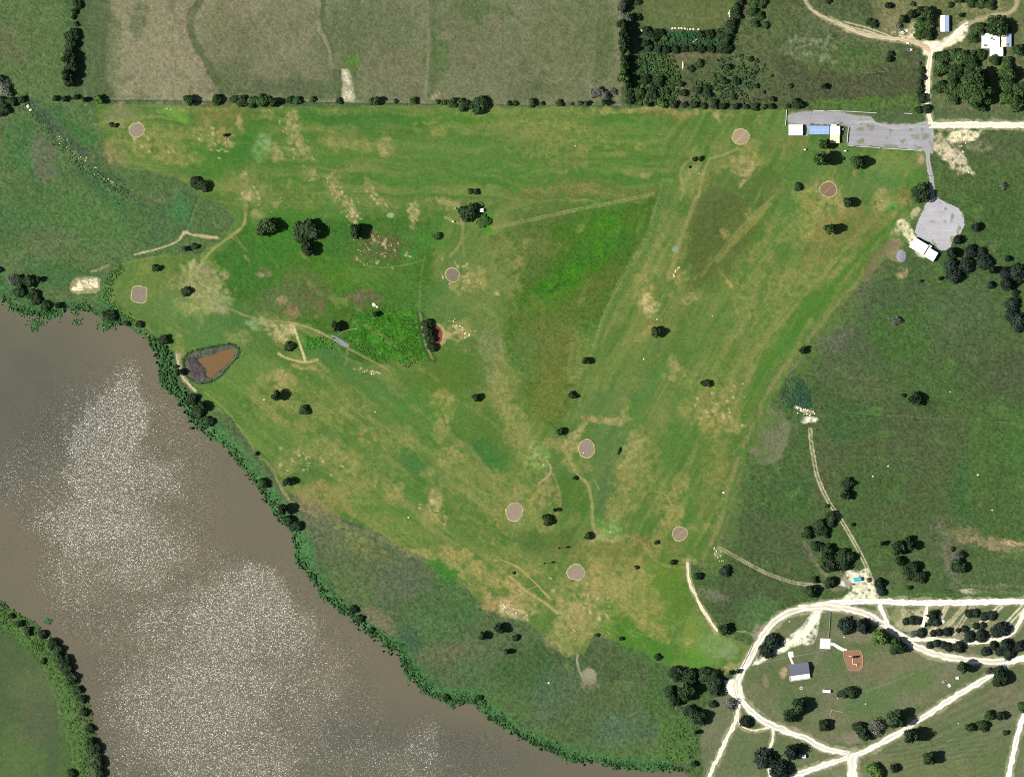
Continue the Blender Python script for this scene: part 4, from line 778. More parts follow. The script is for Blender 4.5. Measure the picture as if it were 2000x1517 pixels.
def sheet(name, P, colf, z, step=1.6, jit=1.2, seed=1, mat_=None):
    xs = [p[0] for p in P]; ys = [p[1] for p in P]
    gx = np.arange(min(xs) - 2, max(xs) + 2, step); gy = np.arange(min(ys) - 2, max(ys) + 2, step)
    X, Y = np.meshgrid(gx, gy); rs = np.random.RandomState(seed)
    sd = seg_dist(X, Y, P, True) * np.where(inside(X, Y, P), 1, -1) + (vnoise(X / 5, Y / 5, seed) - .5) * jit * 2 + (rs.rand(*X.shape) - .5) * jit * .6
    i = np.arange(X.size).reshape(X.shape)
    mid = (sd[:-1, :-1] + sd[1:, 1:] + sd[:-1, 1:] + sd[1:, :-1]) / 4 > 0
    f = np.stack([i[:-1, :-1], i[1:, :-1], i[1:, 1:], i[:-1, 1:]], -1)[mid]
    col = colf(X, Y, rs, sd)
    co = np.stack([WX(X), WY(Y), np.full(X.shape, z)], -1).reshape(-1, 3)
    used = np.unique(f); rm = np.full(len(co), -1); rm[used] = np.arange(len(used))
    return mesh_np(name, co[used], rm[f], mat_ or M_road, np.clip(hot(col.reshape(-1, 3)[used]), .003, .8))
def gravel(col, streak=(0, 0), weeds=.0):
    b = lin(col) / GAIN
    def f(X, Y, rs, sd):
        m = 1 + (rs.rand(*X.shape) - .5) * .16 + (fbm(X, Y, 18, 61, 3) - .5) * .22 + (vnoise(X / 40, Y / 2.2, 62) - .5) * .16
        c = b * m[..., None]
        if weeds:
            wv = sstep(.62, .76, fbm(X, Y, 12, 66, 3) + weeds * sstep(14, 0, sd) * .3)[..., None]
            c = c * (1 - wv * .7) + lin((130,140,80)) / GAIN * wv * .7
        return c
    return f
link('car_park', sheet('car_park', LOT1, gravel((182,179,180), weeds=.02), .035, seed=3), kind='structure')
link('gravel_yard', sheet('gravel_yard', LOT2, gravel((206,203,204), weeds=.08), .04, seed=4, jit=.6), kind='structure')
link('gravel_road', road_mesh('gravel_road', [(1811,296),(1814,320),(1818,350),(1823,385),(1826,392)], 9, (198,194,190), .062, 77), kind='structure')
link('gravel_road', road_mesh('gravel_road', [(1658,240),(1700,238),(1745,250),(1780,248),(1818,245)], 5, (200,198,200), .058, 78), kind='structure')

# ------------------------------------------------------------------ naming helpers
def thing(name, label, cat, px=None, py=None, z=0.0, rot=0.0, group=None):
    o = bpy.data.objects.new(name, None); COL.objects.link(o); o.empty_display_size = .5
    if px is not None: o.location = (WX(px), WY(py), z)
    o.rotation_euler = (0, 0, rot); o['label'] = label; o['category'] = cat
    if group: o['group'] = group
    return o
class MB:
    def __init__(s): s.v = []; s.f = []
    def box(s, cx, cy, cz, dx, dy, dz, rot=0, taper=1.0):
        c, si = math.cos(rot), math.sin(rot); n = len(s.v)
        for k, zz in ((1, -.5), (taper, .5)):
            for a, b in ((-.5, -.5), (.5, -.5), (.5, .5), (-.5, .5)):
                x, y = a * dx * k, b * dy * k
                s.v.append((cx + x * c - y * si, cy + x * si + y * c, cz + zz * dz))
        for q in ((3, 2, 1, 0), (4, 5, 6, 7), (0, 1, 5, 4), (1, 2, 6, 5), (2, 3, 7, 6), (3, 0, 4, 7)): s.f.append(tuple(n + i for i in q))
        return s
    def prism(s, pts, z0, z1):
        n = len(s.v); k = len(pts); s.v += [(x, y, z0) for x, y in pts] + [(x, y, z1) for x, y in pts]
        s.f.append(tuple(n + i for i in range(k))[::-1]); s.f.append(tuple(n + k + i for i in range(k)))
        for i in range(k): s.f.append((n + i, n + (i + 1) % k, n + k + (i + 1) % k, n + k + i))
        return s
    def tube(s, a, b, r, r2=None, k=7):
        a = Vector(a); b = Vector(b); d = (b - a).normalized(); u = d.orthogonal().normalized(); w = d.cross(u); r2 = r if r2 is None else r2; n = len(s.v)
        for c, rr in ((a, r), (b, r2)):
            for i in range(k):
                t = 2 * math.pi * i / k; p = c + u * math.cos(t) * rr + w * math.sin(t) * rr; s.v.append(tuple(p))
        s.f.append(tuple(n + i for i in range(k))[::-1]); s.f.append(tuple(n + k + i for i in range(k)))
        for i in range(k): s.f.append((n + i, n + (i + 1) % k, n + k + (i + 1) % k, n + k + i))
        return s
    def build(s, name, m, parent=None, loc=None, smooth_=False):
        me = bpy.data.meshes.new(name); me.from_pydata(s.v, [], s.f); me.materials.append(m); me.update()
        if smooth_:
            for p in me.polygons: p.use_smooth = True
        o = link(name, me, parent)
        if loc: o.location = loc
        return o

# ------------------------------------------------------------------ sand greens
M_sand = mat('oiled_sand', attr='tint', rough=.9, grain=.06)
ORD = {0:'sand putting green at the far upper left of the course', 1:'pale orange-brown sand green at the upper right near the fence line', 2:'reddish sand green below the clubhouse shade trees',
 3:'round sand green in the middle of the course, below the big dark tree', 4:'squarish sand green on the rounded western lobe beside the river', 5:'oval sand green right of centre beside the worn footpath',
 6:'oval sand green south of centre, left of a dark round tree', 7:'small sand green near the south-east cart track, with a diagonal raked line', 8:'southernmost round sand green, in the dry grass'}
GC = [(162,146,126),(184,160,124),(152,122,94),(146,128,106),(154,140,122),(162,146,124),(170,152,128),(160,142,116),(168,150,128)]
M_rim = mat('pale_rim_grass', (192,186,132), noise=.35, scale=.5, grain=.2)
for gi, (x, y, rx, ry, kd) in enumerate(GREENS):
    t = thing('sand_green', ORD[gi], 'putting green', x, y, group='oiled sand putting greens')
    rs = np.random.RandomState(gi + 20); K = 48; n = 7; ang = np.linspace(0, 2 * math.pi, K, endpoint=False)
    if kd == 'square':
        r0 = 1 / (np.abs(np.cos(ang + .1)) ** 4 + np.abs(np.sin(ang + .1)) ** 4) ** .25
    else: r0 = 1 + .04 * np.sin(2 * ang + gi) + .03 * np.sin(3 * ang + gi * 2) + (rs.rand(K) - .5) * .05
    co = [(0, 0, .11)]; tint = [lin(GC[gi]) / GAIN]
    for q in range(1, n + 1):
        for a, r in zip(ang, r0):
            f = q / n; co.append((math.cos(a) * r * rx * S * f, math.sin(a) * r * ry * S * f, .11))
            m = 1 + (rs.rand() - .5) * .2 + .06 * math.sin(f * 20) + .12 * (vnoise(np.array(math.cos(a) * f * 3 + gi), np.array(math.sin(a) * f * 3), 5) - .5)
            if gi in (7, 2, 1) and abs((math.cos(a) * .7 - math.sin(a) * .7) * f) < .06: m *= 1.35
            tint.append(lin(GC[gi]) / GAIN * m)
    fs = [(0, 1 + i, 1 + (i + 1) % K) for i in range(K)]
    me = bpy.data.meshes.new('sand_surface')
    for q in range(n - 1):
        for i in range(K):
            a, b = 1 + q * K + i, 1 + q * K + (i + 1) % K; fs.append((a, a + K, b + K, b))
    me.from_pydata(co, [], fs); me.materials.append(M_sand); at = me.color_attributes.new('tint', 'FLOAT_COLOR', 'POINT')
    at.data.foreach_set('color', np.concatenate([np.array(tint), np.ones((len(tint), 1))], 1).astype(np.float32).ravel()); me.update()
    link('sand_surface', me, t)
    rim = MB(); nn = 0
    for i in range(K):
        a, r = ang[i], r0[i]; wj = .6 + rs.rand() * .9
        for f, z in ((0.0, .12), (wj * .5, .24), (wj, .02)):
            rim.v.append((math.cos(a) * (r * rx * S + f), math.sin(a) * (r * ry * S + f), z))
    for i in range(K):
        j = (i + 1) % K
        for q in (0, 1): rim.f.append((i * 3 + q, i * 3 + q + 1, j * 3 + q + 1, j * 3 + q))
    rim.build('rim', M_rim, t, smooth_=True)
    fl = MB(); fl.tube((rx * .1, ry * .08, .1), (rx * .1, ry * .08, 2.2), .03, k=5); fl.build('flagstick', mat('white_paint', (250,250,245)), t)

# ------------------------------------------------------------------ buildings
M_white = mat('white_sheet_roof', (255,255,255), rough=.5, noise=.03, scale=.4)
M_cream = mat('cream_roof', (250,240,214), rough=.6, noise=.08, scale=.5)
M_blue = mat('pale_blue_sheet_roof', (176,206,236), rough=.5, noise=.06, scale=.5)
M_shed = mat('blue_grey_sheet_roof', (206,222,236), rough=.5, noise=.04, scale=.5)
M_grey = mat('grey_shingle_roof', (128,130,142), rough=.8, noise=.08, scale=2.5)
M_tq = mat('turquoise_roof', (64,200,222), rough=.5)
M_wall = mat('painted_wall', (226,222,210), rough=.8, noise=.05); M_wallb = mat('grey_block_wall', (150,146,140), rough=.85, noise=.06)
M_trim = mat('seam_metal', (232,240,244), rough=.5); M_dark = mat('dark_opening', (38,40,46), rough=.6); M_door = mat('door_paint', (96,84,70), rough=.6)
M_glass = mat('window_glass', (52,64,78), rough=.15, spec=.5)
def gable(t, ox, oy, L, W, h, rise, roof_m, wall_m=None, over=.5, ridge='x', rot=0, seams=0, slopes=None, skill=0, doors=True):
    """box walls with a pitched roof, parts parented to t; L along the ridge"""
    wall_m = wall_m or M_wall
    c, s_ = math.cos(rot), math.sin(rot)
    if ridge == 'y': c, s_ = math.cos(rot + math.pi / 2), math.sin(rot + math.pi / 2)
    def P(u, v, z): return (ox + u * c - v * s_, oy + u * s_ + v * c, z)
    w = MB(); n = 0
    w.v = [P(u, v, z) for u, v in ((-L/2, -W/2), (L/2, -W/2), (L/2, W/2), (-L/2, W/2)) for z in (0, h)] + [P(-L/2, 0, h + rise - .05), P(L/2, 0, h + rise - .05)]
    w.f = [(0, 2, 3, 1), (2, 4, 5, 9, 3), (4, 6, 7, 5), (6, 0, 1, 8, 7)]
    w.build('wall', wall_m, t)
    hl, hw = L / 2 + over, W / 2 + over; dz = rise * over / (W / 2)
    for k, sg in enumerate((-1, 1)):
        r = MB(); th = .12
        q = [(-hl, 0, h + rise), (hl, 0, h + rise), (hl, sg * hw, h - dz), (-hl, sg * hw, h - dz)]
        top = [P(a, b, z + th) for a, b, z in q]; bot = [P(a, b, z) for a, b, z in q]
        r.v = top + bot; r.f = [(0, 1, 2, 3), (7, 6, 5, 4), (0, 4, 5, 1), (1, 5, 6, 2), (2, 6, 7, 3), (3, 7, 4, 0)]
        if sg > 0: pass
        r.f = [f if sg < 0 else f[::-1] for f in r.f]; r.f = [f[::-1] for f in r.f]
        ro = r.build('roof_slope', (slopes[k] if slopes else roof_m), t)
        for i in range(seams):
            u = -hl + (i + .5) * 2 * hl / seams; m = MB(); a = P(u, 0, h + rise + th + .03); b = P(u, sg * hw, h - dz + th + .03); m.tube(a, b, .07, k=4); m.build('seam', M_trim, ro)
    m = MB(); m.tube(P(-hl, 0, h + rise + .14), P(hl, 0, h + rise + .14), .16, k=6); m.build('ridge_cap', M_trim if roof_m is not M_grey else M_grey, t)
    if doors:
        for u, v, wd, hd, nm, mm in ((-L * .2, -W / 2 - .04, 1.0, 2.0, 'door', M_door), (L * .15, -W / 2 - .04, 1.4, 1.0, 'window', M_glass), (L * .35, -W / 2 - .04, 1.4, 1.0, 'window', M_glass), (0, W / 2 + .04, 1.4, 1.0, 'window', M_glass)):
            zc = 1.0 if nm == 'door' else 1.6
            x, y, _ = P(u, v, 0); b = MB(); b.box(x, y, zc, wd, .1, hd, rot + (math.pi / 2 if ridge == 'y' else 0)); b.build(nm, mm, t)
# white shed beside the car park
t = thing('storage_shed', 'plain white roofed shed at the left end of the car park', 'shed', 1553.5, 254.5)
gable(t, 0, 0, 13.0, 9.6, 3.4, .9, M_white, ridge='x', seams=0, over=.4)
# clubhouse
t = thing('clubhouse', 'long clubhouse with pale blue panelled roof joined to a white roofed end and cream porch', 'clubhouse', 1600, 255)
gable(t, 0, .2, 18.6, 7.6, 3.0, .8, M_blue, seams=5, over=.4)
rib = MB(); rib.box(-1, .2, 4.02, .9, 8.4, .12); 
gable(t, 15.2, -.4, 9.0, 8.6, 3.4, .9, M_white, over=.3, doors=True)
pr = MB(); pr.box(15.0, -8.6, 2.75, 9.4, 8.0, .18); pr.build('porch_roof', M_cream, t)
for dx in (10.8, 19.2):
    for dy in (-12.2, -5.4):
        p_ = MB(); p_.tube((dx, dy, 0), (dx, dy, 2.7), .1); p_.build('post', M_wall, t)
p_ = MB(); p_.box(14, 5.2, 2.6, 5.5, 1.6, .14); p_.build('entrance_canopy', M_cream, t)
p_ = MB(); p_.box(19.2, 4.2, 4.9, .5, .5, .9); p_.build('vent', M_dark, t)
# shed up the drive
t = thing('farm_shed', 'pale blue-grey metal roofed shed between trees north of the drive junction', 'shed', 1844.5, 47)
gable(t, 0, 0, 15.0, 7.6, 3.6, .8, M_shed, ridge='y', over=.4, slopes=[M_shed, M_white])
# farmhouse
t = thing('farmhouse', 'farmhouse with a patched white metal roof among dark trees at top right', 'house', 1943, 85)
gable(t, -4.5, 2.2, 17, 14, 3.2, 1.5, M_white, over=.4, ridge='x')
gable(t, 10.8, 3, 12.5, 9.5, 2.9, 1.2, M_shed, over=.3, ridge='y', slopes=[M_shed, M_cream])
gable(t, 1.2, -8.4, 12.5, 8.4, 2.9, 1.0, M_white, over=.3, ridge='x')
M_patch = mat('rusted_roof_patch', (150,140,138), rough=.8, noise=.2)
for x, y, w_, h_ in ((-9.6, -2.4, 3.4, 2.0), (-3.5, 4.6, 2.6, 1.6), (11.5, -1.6, 2.6, 2.2)):
    p_ = MB(); zt = 3.2 + 1.5 * (1 - abs(y - 2.2) / 7) + .2 if x < 5 else 4.0
    p_.box(x, y, zt + .12, w_, h_, .12); p_.build('roof_patch', M_patch, t)
p_ = MB(); p_.box(-2, 3.2, 5.2, .8, .8, 1.2); p_.build('chimney', M_wallb, t)
# hall by the gravel circle
t = thing('twin_roof_hall', 'bright white building with two roof sections beside the grey gravel circle', 'hall', 1794, 481, rot=math.radians(-31))
gable(t, 0, 0, 15.5, 10.6, 4.2, .7, M_white, over=.2)
gable(t, 14.3, -.9, 10.4, 9.6, 3.9, .5, M_white, over=.1)
p_ = MB(); p_.box(9.4, 5.4, 2.9, 3.2, 2.6, .2); p_.build('porch_roof', M_white, t)
# park building
t = thing('park_building', 'park building with dark grey roof and a white verandah roof on its south side', 'building', 1561, 1310, rot=math.radians(8))
gable(t, 0, 2.2, 18.4, 10.4, 3.4, 2.0, M_grey, over=.5)
p_ = MB(); n0 = [(-9.4, -3.4), (9.4, -3.4), (9.4, -7.8), (-9.4, -7.8)]
p_.v = [(x, y, 2.98 if y > -4 else 2.6) for x, y in n0] + [(x, y, 2.86 if y > -4 else 2.48) for x, y in n0]
p_.f = [(3, 2, 1, 0), (4, 5, 6, 7), (0, 1, 5, 4), (1, 2, 6, 5), (2, 3, 7, 6), (3, 0, 4, 7)]; p_.build('verandah_roof', M_white, t)
for x in (-9, -3, 3, 9):
    p_ = MB(); p_.tube((x, -7.5, 0), (x, -7.5, 2.6), .1); p_.build('post', M_wall, t)
p_ = MB(); p_.box(0, -8.6, .12, 21, .5, .24); p_.box(-10.3, -6.3, .12, .5, 5, .24); p_.box(10.3, -6.6, .12, .5, 4.4, .24); p_.build('border_kerb', mat('pale_concrete', (238,230,196), noise=.06), t)
# turquoise cabin
t = thing('cabin', 'small turquoise roofed cabin on the white gravel apron above the road', 'cabin', 1674, 1131, rot=math.radians(8))
gable(t, 0, 0, 7.2, 3.6, 2.8, .4, M_tq, over=.2, doors=True)
# small kiosk, toilet block etc.
t = thing('kiosk', 'small white roofed kiosk beside the dark tree near the bottom road', 'kiosk', 1569.5, 1476)
gable(t, 0, 0, 3.4, 3.0, 2.6, .35, M_white, over=.2)
p_ = MB(); p_.box(-3.4, .2, 1.2, 1.8, 4.0, .12); p_.tube((-3.4, 1.8, 0), (-3.4, 1.8, 1.2), .08); p_.tube((-3.4, -1.5, 0), (-3.4, -1.5, 1.2), .08); p_.build('counter', mat('pale_aqua_board', (190,226,222)), t)
t = thing('rain_shelter', 'small white roofed shelter at the right edge of the big dark tree', 'shelter', 940.5, 411)
gable(t, 0, 0, 3.4, 3.0, 2.4, .4, M_white, over=.2)
t = thing('picnic_shelter', 'narrow white flat-roofed picnic shelter south-east of the park building', 'shelter', 1614, 1349, rot=math.radians(-4))
p_ = MB(); p_.box(0, 0, 2.5, 7.6, 2.9, .16); p_.build('roof', M_white, t); p_ = MB(); p_.box(0, 0, 2.64, 7.2, .5, .06); p_.build('ridge_cap', M_trim, t)
for dx in (-3.5, 3.5):
    for dy in (-1.2, 1.2): p_ = MB(); p_.tube((dx, dy, 0), (dx, dy, 2.5), .07); p_.build('post', M_wall, t)

# paved pads and walks
M_conc = mat('bleached_concrete', (255,250,236), rough=.9, noise=.03, scale=.3)
def pad(name, P, z, m, label=None, cat=None, h=.1):
    cx = sum(p[0] for p in P) / len(P); cy = sum(p[1] for p in P) / len(P)
    b = MB(); pts = [(WX(x) - WX(cx), WY(y) - WY(cy)) for x, y in P][::-1]
    b.prism(pts, -.05, z); o = b.build(name, m, None, (WX(cx), WY(cy), 0))
    if label: o['label'] = label; o['category'] = cat
    else: o['kind'] = 'structure'
    return o
pad('concrete_pad', [(1602,1246),(1622,1247),(1621.5,1267),(1601,1266)], .14, M_conc, 'square white concrete pad west of the playground', 'pad')
pad('pavement', [(1622.5,1254),(1629,1255),(1641,1262),(1649,1266),(1654,1266.5),(1654,1271),(1645,1271),(1636,1266.5),(1627,1260),(1622.5,1260)], .10, M_conc)
pad('concrete_pad', [(1539,1272),(1549,1271.5),(1550,1283),(1540,1283)], .14, M_conc, 'small white concrete pad north of the grey roofed park building', 'pad')
pad('pavement', [(1541,1283.2),(1545,1283.2),(1552,1299),(1548,1300)], .10, M_conc)
PG = [(1648,1270),(1681,1270),(1685,1280),(1685.5,1301),(1679,1309),(1659,1309),(1653,1296),(1648,1282)]
M_mulch = mat('brown_mulch', (176,128,98), rough=.95, noise=.1, scale=1.2, grain=.1)
t = thing('playground', 'angular playground bed of brown mulch with a pale border', 'playground', 1667, 1290)
pts = [(WX(x) - WX(1667), WY(y) - WY(1290)) for x, y in PG][::-1]
MB().prism(pts, -.05, .12).build('mulch_bed', M_mulch, t)
bd = MB()
for a, b in zip(pts, pts[1:] + pts[:1]): bd.tube((a[0], a[1], .16), (b[0], b[1], .16), .28, k=5)
bd.build('border_kerb', mat('pale_kerb', (206,186,150)), t)
t = thing('play_structure', 'climbing frame with red roofed tower, slide and bridge on the mulch bed', 'play structure', 1667, 1288)
M_red = mat('red_plastic', (210,56,50), rough=.4); M_pw = mat('cream_plastic', (246,240,220), rough=.4); M_brn = mat('brown_timber', (120,84,64), rough=.8); M_navy = mat('navy_plastic', (50,52,96), rough=.4)
MB().box(-.8, 2.6, 1.2, 2.6, 2.2, .15).build('platform', M_brn, t); MB().box(2.0, 3.0, 1.6, 1.8, 1.8, .15).build('platform', M_brn, t)
MB().box(-.8, 2.8, 3.1, 2.4, 2.2, 1.1, .2, .1).build('tower_roof', M_red, t); MB().box(2.2, 3.2, 3.5, 2.2, 2.0, 1.0, .3, .1).build('tower_roof', M_navy, t)
for x, y in ((-2, 1.6), (.4, 1.6), (-2, 3.6), (.4, 3.6), (1.2, 2.2), (2.8, 2.2), (2.8, 3.8), (1.2, 3.8)): MB().tube((x, y, 0), (x, y, 3.0), .07, k=5).build('post', M_pw, t)
MB().tube((-1.6, 3.2, 1.4), (-4.6, 4.0, .3), .32, k=8).build('slide', M_pw, t)
MB().box(-1.0, -1.2, 1.3, .5, 5.6, .18).build('bridge', M_pw, t); MB().box(1.6, -1.0, 2.0, .14, 5.4, .14).build('monkey_bar', M_brn, t)
for k in range(6): MB().tube((-1.0, -3.2 + k, 2.0), (1.6, -3.2 + k, 2.0), .04, k=4).build('rung', M_pw, t)
MB().box(1.4, -4.2, 1.0, 4.2, .5, .18).build('deck', M_pw, t); MB().box(3.2, -5.4, .9, .5, 2.6, .18).build('deck', M_pw, t)
MB().box(4.3, -4.0, 1.6, 1.0, 1.0, .8, .3, .2).build('tower_roof', M_red, t)
for x, y in ((-1.0, -3.8), (-1.0, 1.0), (3.2, -4.2), (3.2, -6.4), (1.6, -3.8), (1.6, 1.2)): MB().tube((x, y, 0), (x, y, 1.9), .06, k=5).build('post', M_pw, t)

# ------------------------------------------------------------------ fences
M_fence = mat('white_pipe_fence', (250,250,250), rough=.5); M_fgrey = mat('grey_green_pipe', (170,186,176), rough=.5); M_wood = mat('weathered_timber', (214,200,160), rough=.8)
def fence(pts, label, m=None, h=1.2, width=.22, step=4.0, rails=(1.15, .7)):
    m = m or M_fence
    t = thing('fence', label, 'fence', pts[0][0], pts[0][1]); x0, y0 = WX(pts[0][0]), WY(pts[0][1])
    Q = [(WX(x) - x0, WY(y) - y0) for x, y in pts]
    for a, b in zip(Q[:-1], Q[1:]):
        for z in rails:
            MB().tube((a[0], a[1], z), (b[0], b[1], z), width, k=5).build('rail', m, t)
        L = math.hypot(b[0] - a[0], b[1] - a[1]); n = max(1, int(L / step))
        for k in range(n + 1):
            f = k / n; MB().tube((a[0] + (b[0] - a[0]) * f, a[1] + (b[1] - a[1]) * f, 0), (a[0] + (b[0] - a[0]) * f, a[1] + (b[1] - a[1]) * f, h), .12, k=4).build('post', m, t)
fence([(1536,215),(1535.5,230),(1534,245)], 'short white fence at the left end of the car park')
fence([(1588,216),(1610,216.5)], 'short white fence piece above the clubhouse, by the tree')
fence([(1617,216),(1660,218),(1712,221)], 'long white fence along the top of the car park')
fence([(1766,221.5),(1782,222.5)], 'short white fence above the grass strip near the drive')
fence([(1657,249),(1654.5,279)], 'white fence across the left end of the lower car park')
fence([(1658,285),(1690,287),(1719,289)], 'left length of white fence below the car park')
fence([(1722,289.5),(1760,292),(1801,294.5)], 'right length of white fence below the car park')
fence([(1469,1259),(1462,1275),(1448,1303)], 'white fence between the fairway corner and the loop road', width=.16)
fence([(1488,1294.5),(1520,1287),(1539,1283)], 'grey pipe fence from the road to the small pad', M_fgrey)
fence([(1551,1281),(1575,1277),(1616,1269)], 'grey pipe fence between the small and large concrete pads', M_fgrey)
fence([(1608,1195),(1621.5,1195),(1620.5,1215),(1618,1246)], 'L-shaped grey pipe fence running north from the large pad', M_fgrey, width=.16)
fence([(1621,1398),(1625,1386),(1646,1390)], 'low cornered timber barrier below the picnic shelter', M_wood, h=.5, rails=(.45,), width=.3)
fence([(1482,1301),(1477,1308)], 'tiny timber barrier inside the loop road', M_wood, h=.4, rails=(.35,))
fence([(660,655),(672,646),(700,641)], 'pale broken rail beside the lush ditch by the bridge', M_wood, h=.5, rails=(.45,))

# ------------------------------------------------------------------ small man-made things
M_black = mat('black_rubber', (26,26,30)); M_cartw = mat('white_body', (240,240,238), rough=.35); M_cartg = mat('pale_green_body', (150,196,160), rough=.4); M_timb = mat('bench_board', (236,226,200), rough=.8)
def bench(px, py, rot, label, L=3.0, m=None):
    t = thing('bench', label, 'bench', px, py, rot=math.radians(rot)); m = m or M_timb
    for k in (-1, 0, 1): MB().box(0, k * .22, .48, L, .18, .06).build('slat', m, t)
    MB().box(0, .42, .85, L, .08, .4).build('backrest', m, t)
    for s in (-1, 1): MB().box(s * L * .4, .1, .24, .12, .6, .46).build('leg', M_dark, t)
bench(326,213,-15,'left white bench on the bright green tee at upper left',2.6); bench(333,214,10,'right white bench on the bright green tee at upper left',2.2)
bench(1069,906,80,'upper white bench at the edge of the central tee',2.4); bench(1070,910,80,'lower white bench at the edge of the central tee',2.4)
bench(1367,333,80,'white bench on the tee below the paired dark bushes',2.4); bench(1366,339,20,'second pale bench just below the white one on the upper right tee',2.0)
bench(1122,1231,-30,'upper bench on the southern round tee',2.6); bench(1125,1245,60,'lower white bench on the southern round tee',3.0)
bench(1192,1038,15,'low bench on the bright tee in the south middle',2.6); bench(1724,392,35,'bench at the rocky edge of the right-hand tee',2.2)
bench(1417,1302,0,'small pale bench at the south-east corner of the fairway',2.0); bench(446,272,30,'bench on the bare patch beside a small bush at upper left',2.0)
for px, py, r, lab in ((1572,292.5,20,'white ball-washer cart left below the clubhouse trees'),(1651,295,10,'pale ball-washer cart right of the clubhouse trees'),(889,407,0,'pale green cart just left of the big dark tree'),(885,433,-8,'long white cart below left of the big dark tree')):
    t = thing('golf_cart', lab, 'cart', px, py, rot=math.radians(r)); m = M_cartg if 'green' in lab else M_cartw
    MB().box(0, 0, .55, 2.6, 1.3, .5).build('body', m, t); MB().box(-.1, 0, 1.95, 1.9, 1.35, .08).build('roof', m, t); MB().box(-.2, 0, .95, .6, 1.1, .3).build('seat', M_dark, t)
    for x in (-.9, .8):
        for y in (-.62, .62):
            MB().tube((x, y - .08, .25), (x, y + .08, .25), .25, k=8).build('wheel', M_black, t); MB().tube((x * .9, y * .9, .8), (x * .9, y * .9, 1.95), .03, k=4).build('post', M_trim, t)
def pickup(px, py, rot, label, col, bedcol, cat='pickup truck', name='pickup_truck'):
    t = thing(name, label, cat, px, py, rot=math.radians(rot)); mb_ = mat('paint_%s' % '_'.join(map(str, col)), col, rough=.3, spec=.5); m2 = mat('paint_%s' % '_'.join(map(str, bedcol)), bedcol, rough=.4)
    MB().box(0, 0, .75, 5.4, 2.0, .7).build('body', mb_, t); MB().box(.5, 0, 1.4, 2.2, 1.8, .65, 0, .82).build('cabin', mb_, t)
    MB().box(1.55, 0, 1.38, .12, 1.6, .5).build('windscreen', M_glass, t); MB().box(-.55, 0, 1.38, .1, 1.5, .4).build('rear_window', M_glass, t); MB().box(2.2, 0, 1.12, 1.0, 1.7, .06).build('bonnet', m2, t); MB().box(-1.6, 0, 1.11, 2.0, 1.7, .05).build('bed', M_dark, t)
    for x in (-1.7, 1.7):
        for y in (-.95, .95): MB().tube((x, y - .12, .38), (x, y + .12, .38), .38, k=10).build('wheel', M_black, t)
    for y in (-.7, .7): MB().box(2.72, y, .85, .08, .3, .2).build('headlight', M_cartw, t)
pickup(1778,97.5,-6,'white and red pickup truck parked in grass left of the drive junction',(240,238,232),(196,70,56))
pickup(1762,62,-48,'white pickup truck parked beside the grey scrub north of the track',(244,244,240),(244,244,240))
t = thing('flat_trailer', 'small white flatbed trailer on the dirt track near the junction', 'trailer', 1773, 84.5, rot=math.radians(-8))
MB().box(0, 0, .6, 2.8, 1.9, .12).build('deck', M_cartw, t); MB().box(-2.2, 0, .55, 1.8, .12, .1).build('drawbar', M_dark, t); MB().box(0, .95, .8, 2.8, .06, .3).build('side_board', M_dark, t)
for y in (-1.0, 1.0): MB().tube((0, y - .1, .32), (0, y + .1, .32), .32, k=8).build('wheel', M_black, t)
t = thing('parked_car', 'dark car in the shade at the right end of the clubhouse', 'car', 1646, 253, rot=math.radians(88))
MB().box(0, 0, .65, 4.2, 1.7, .6).build('body', mat('paint_slate', (70,76,88), rough=.3, spec=.5), t); MB().box(-.1, 0, 1.15, 2.2, 1.5, .5, 0, .8).build('cabin', M_glass, t); MB().box(-.1, 0, 1.43, 1.6, 1.1, .05).build('roof', M_cartw, t)
for x in (-1.3, 1.3):
    for y in (-.82, .82): MB().tube((x, y - .1, .32), (x, y + .1, .32), .32, k=8).build('wheel', M_black, t)
t = thing('camper_trailer', 'long white camper trailer parked between camp trees', 'camper', 1804.5, 1212, rot=math.radians(76))
MB().box(0, 0, 1.7, 11.5, 3.0, 2.4).build('body', M_cartw, t); MB().box(0, 0, 2.96, 11.2, 2.7, .14).build('roof', M_white, t); MB().box(1.8, 0, 3.2, 1.4, 1.2, .36).build('air_conditioner', M_trim, t); MB().box(-6.6, 0, .6, 1.8, .2, .15).build('drawbar', M_dark, t)
MB().box(1.0, -1.53, 1.5, 1.0, .06, 2.0).build('door', M_trim, t); MB().box(-2, -1.53, 2.0, 1.6, .06, .7).build('window', M_glass, t); MB().box(3.6, -1.53, 2.0, 1.4, .06, .7).build('window', M_glass, t); MB().box(2.2, -2.6, 2.7, 5.0, 2.0, .06).build('awning', M_cream, t)
for x in (-.7, .5):
    for y in (-1.4, 1.4): MB().tube((x, y - .12, .36), (x, y + .12, .36), .36, k=8).build('wheel', M_black, t)
def picnic(px, py, rot, label, m=None):
    m = m or M_cartw; t = thing('picnic_table', label, 'picnic table', px, py, rot=math.radians(rot))
    MB().box(0, 0, .75, 3.4, 1.7, .08).build('table_top', m, t)
    for y in (-1.35, 1.35): MB().box(0, y, .45, 3.2, .4, .06).build('bench_seat', m, t)
    for x in (-1.2, 1.2): MB().box(x, 0, .37, .1, 2.7, .1).build('leg', m, t)
picnic(1869.5,1323.5,5,'white picnic table upper right of the pair near the diagonal road'); picnic(1854,1338,-60,'tilted white picnic table lower left of the pair near the diagonal road')
picnic(1842,1213,-50,'pale picnic table beside the twin wheel tracks in the camp'); picnic(1842,1331,-50,'grey picnic table among weeds left of the white pair', M_fgrey)
t = thing('fire_ring', 'round white fire ring south of the grey roofed park building', 'fire ring', 1565, 1343)
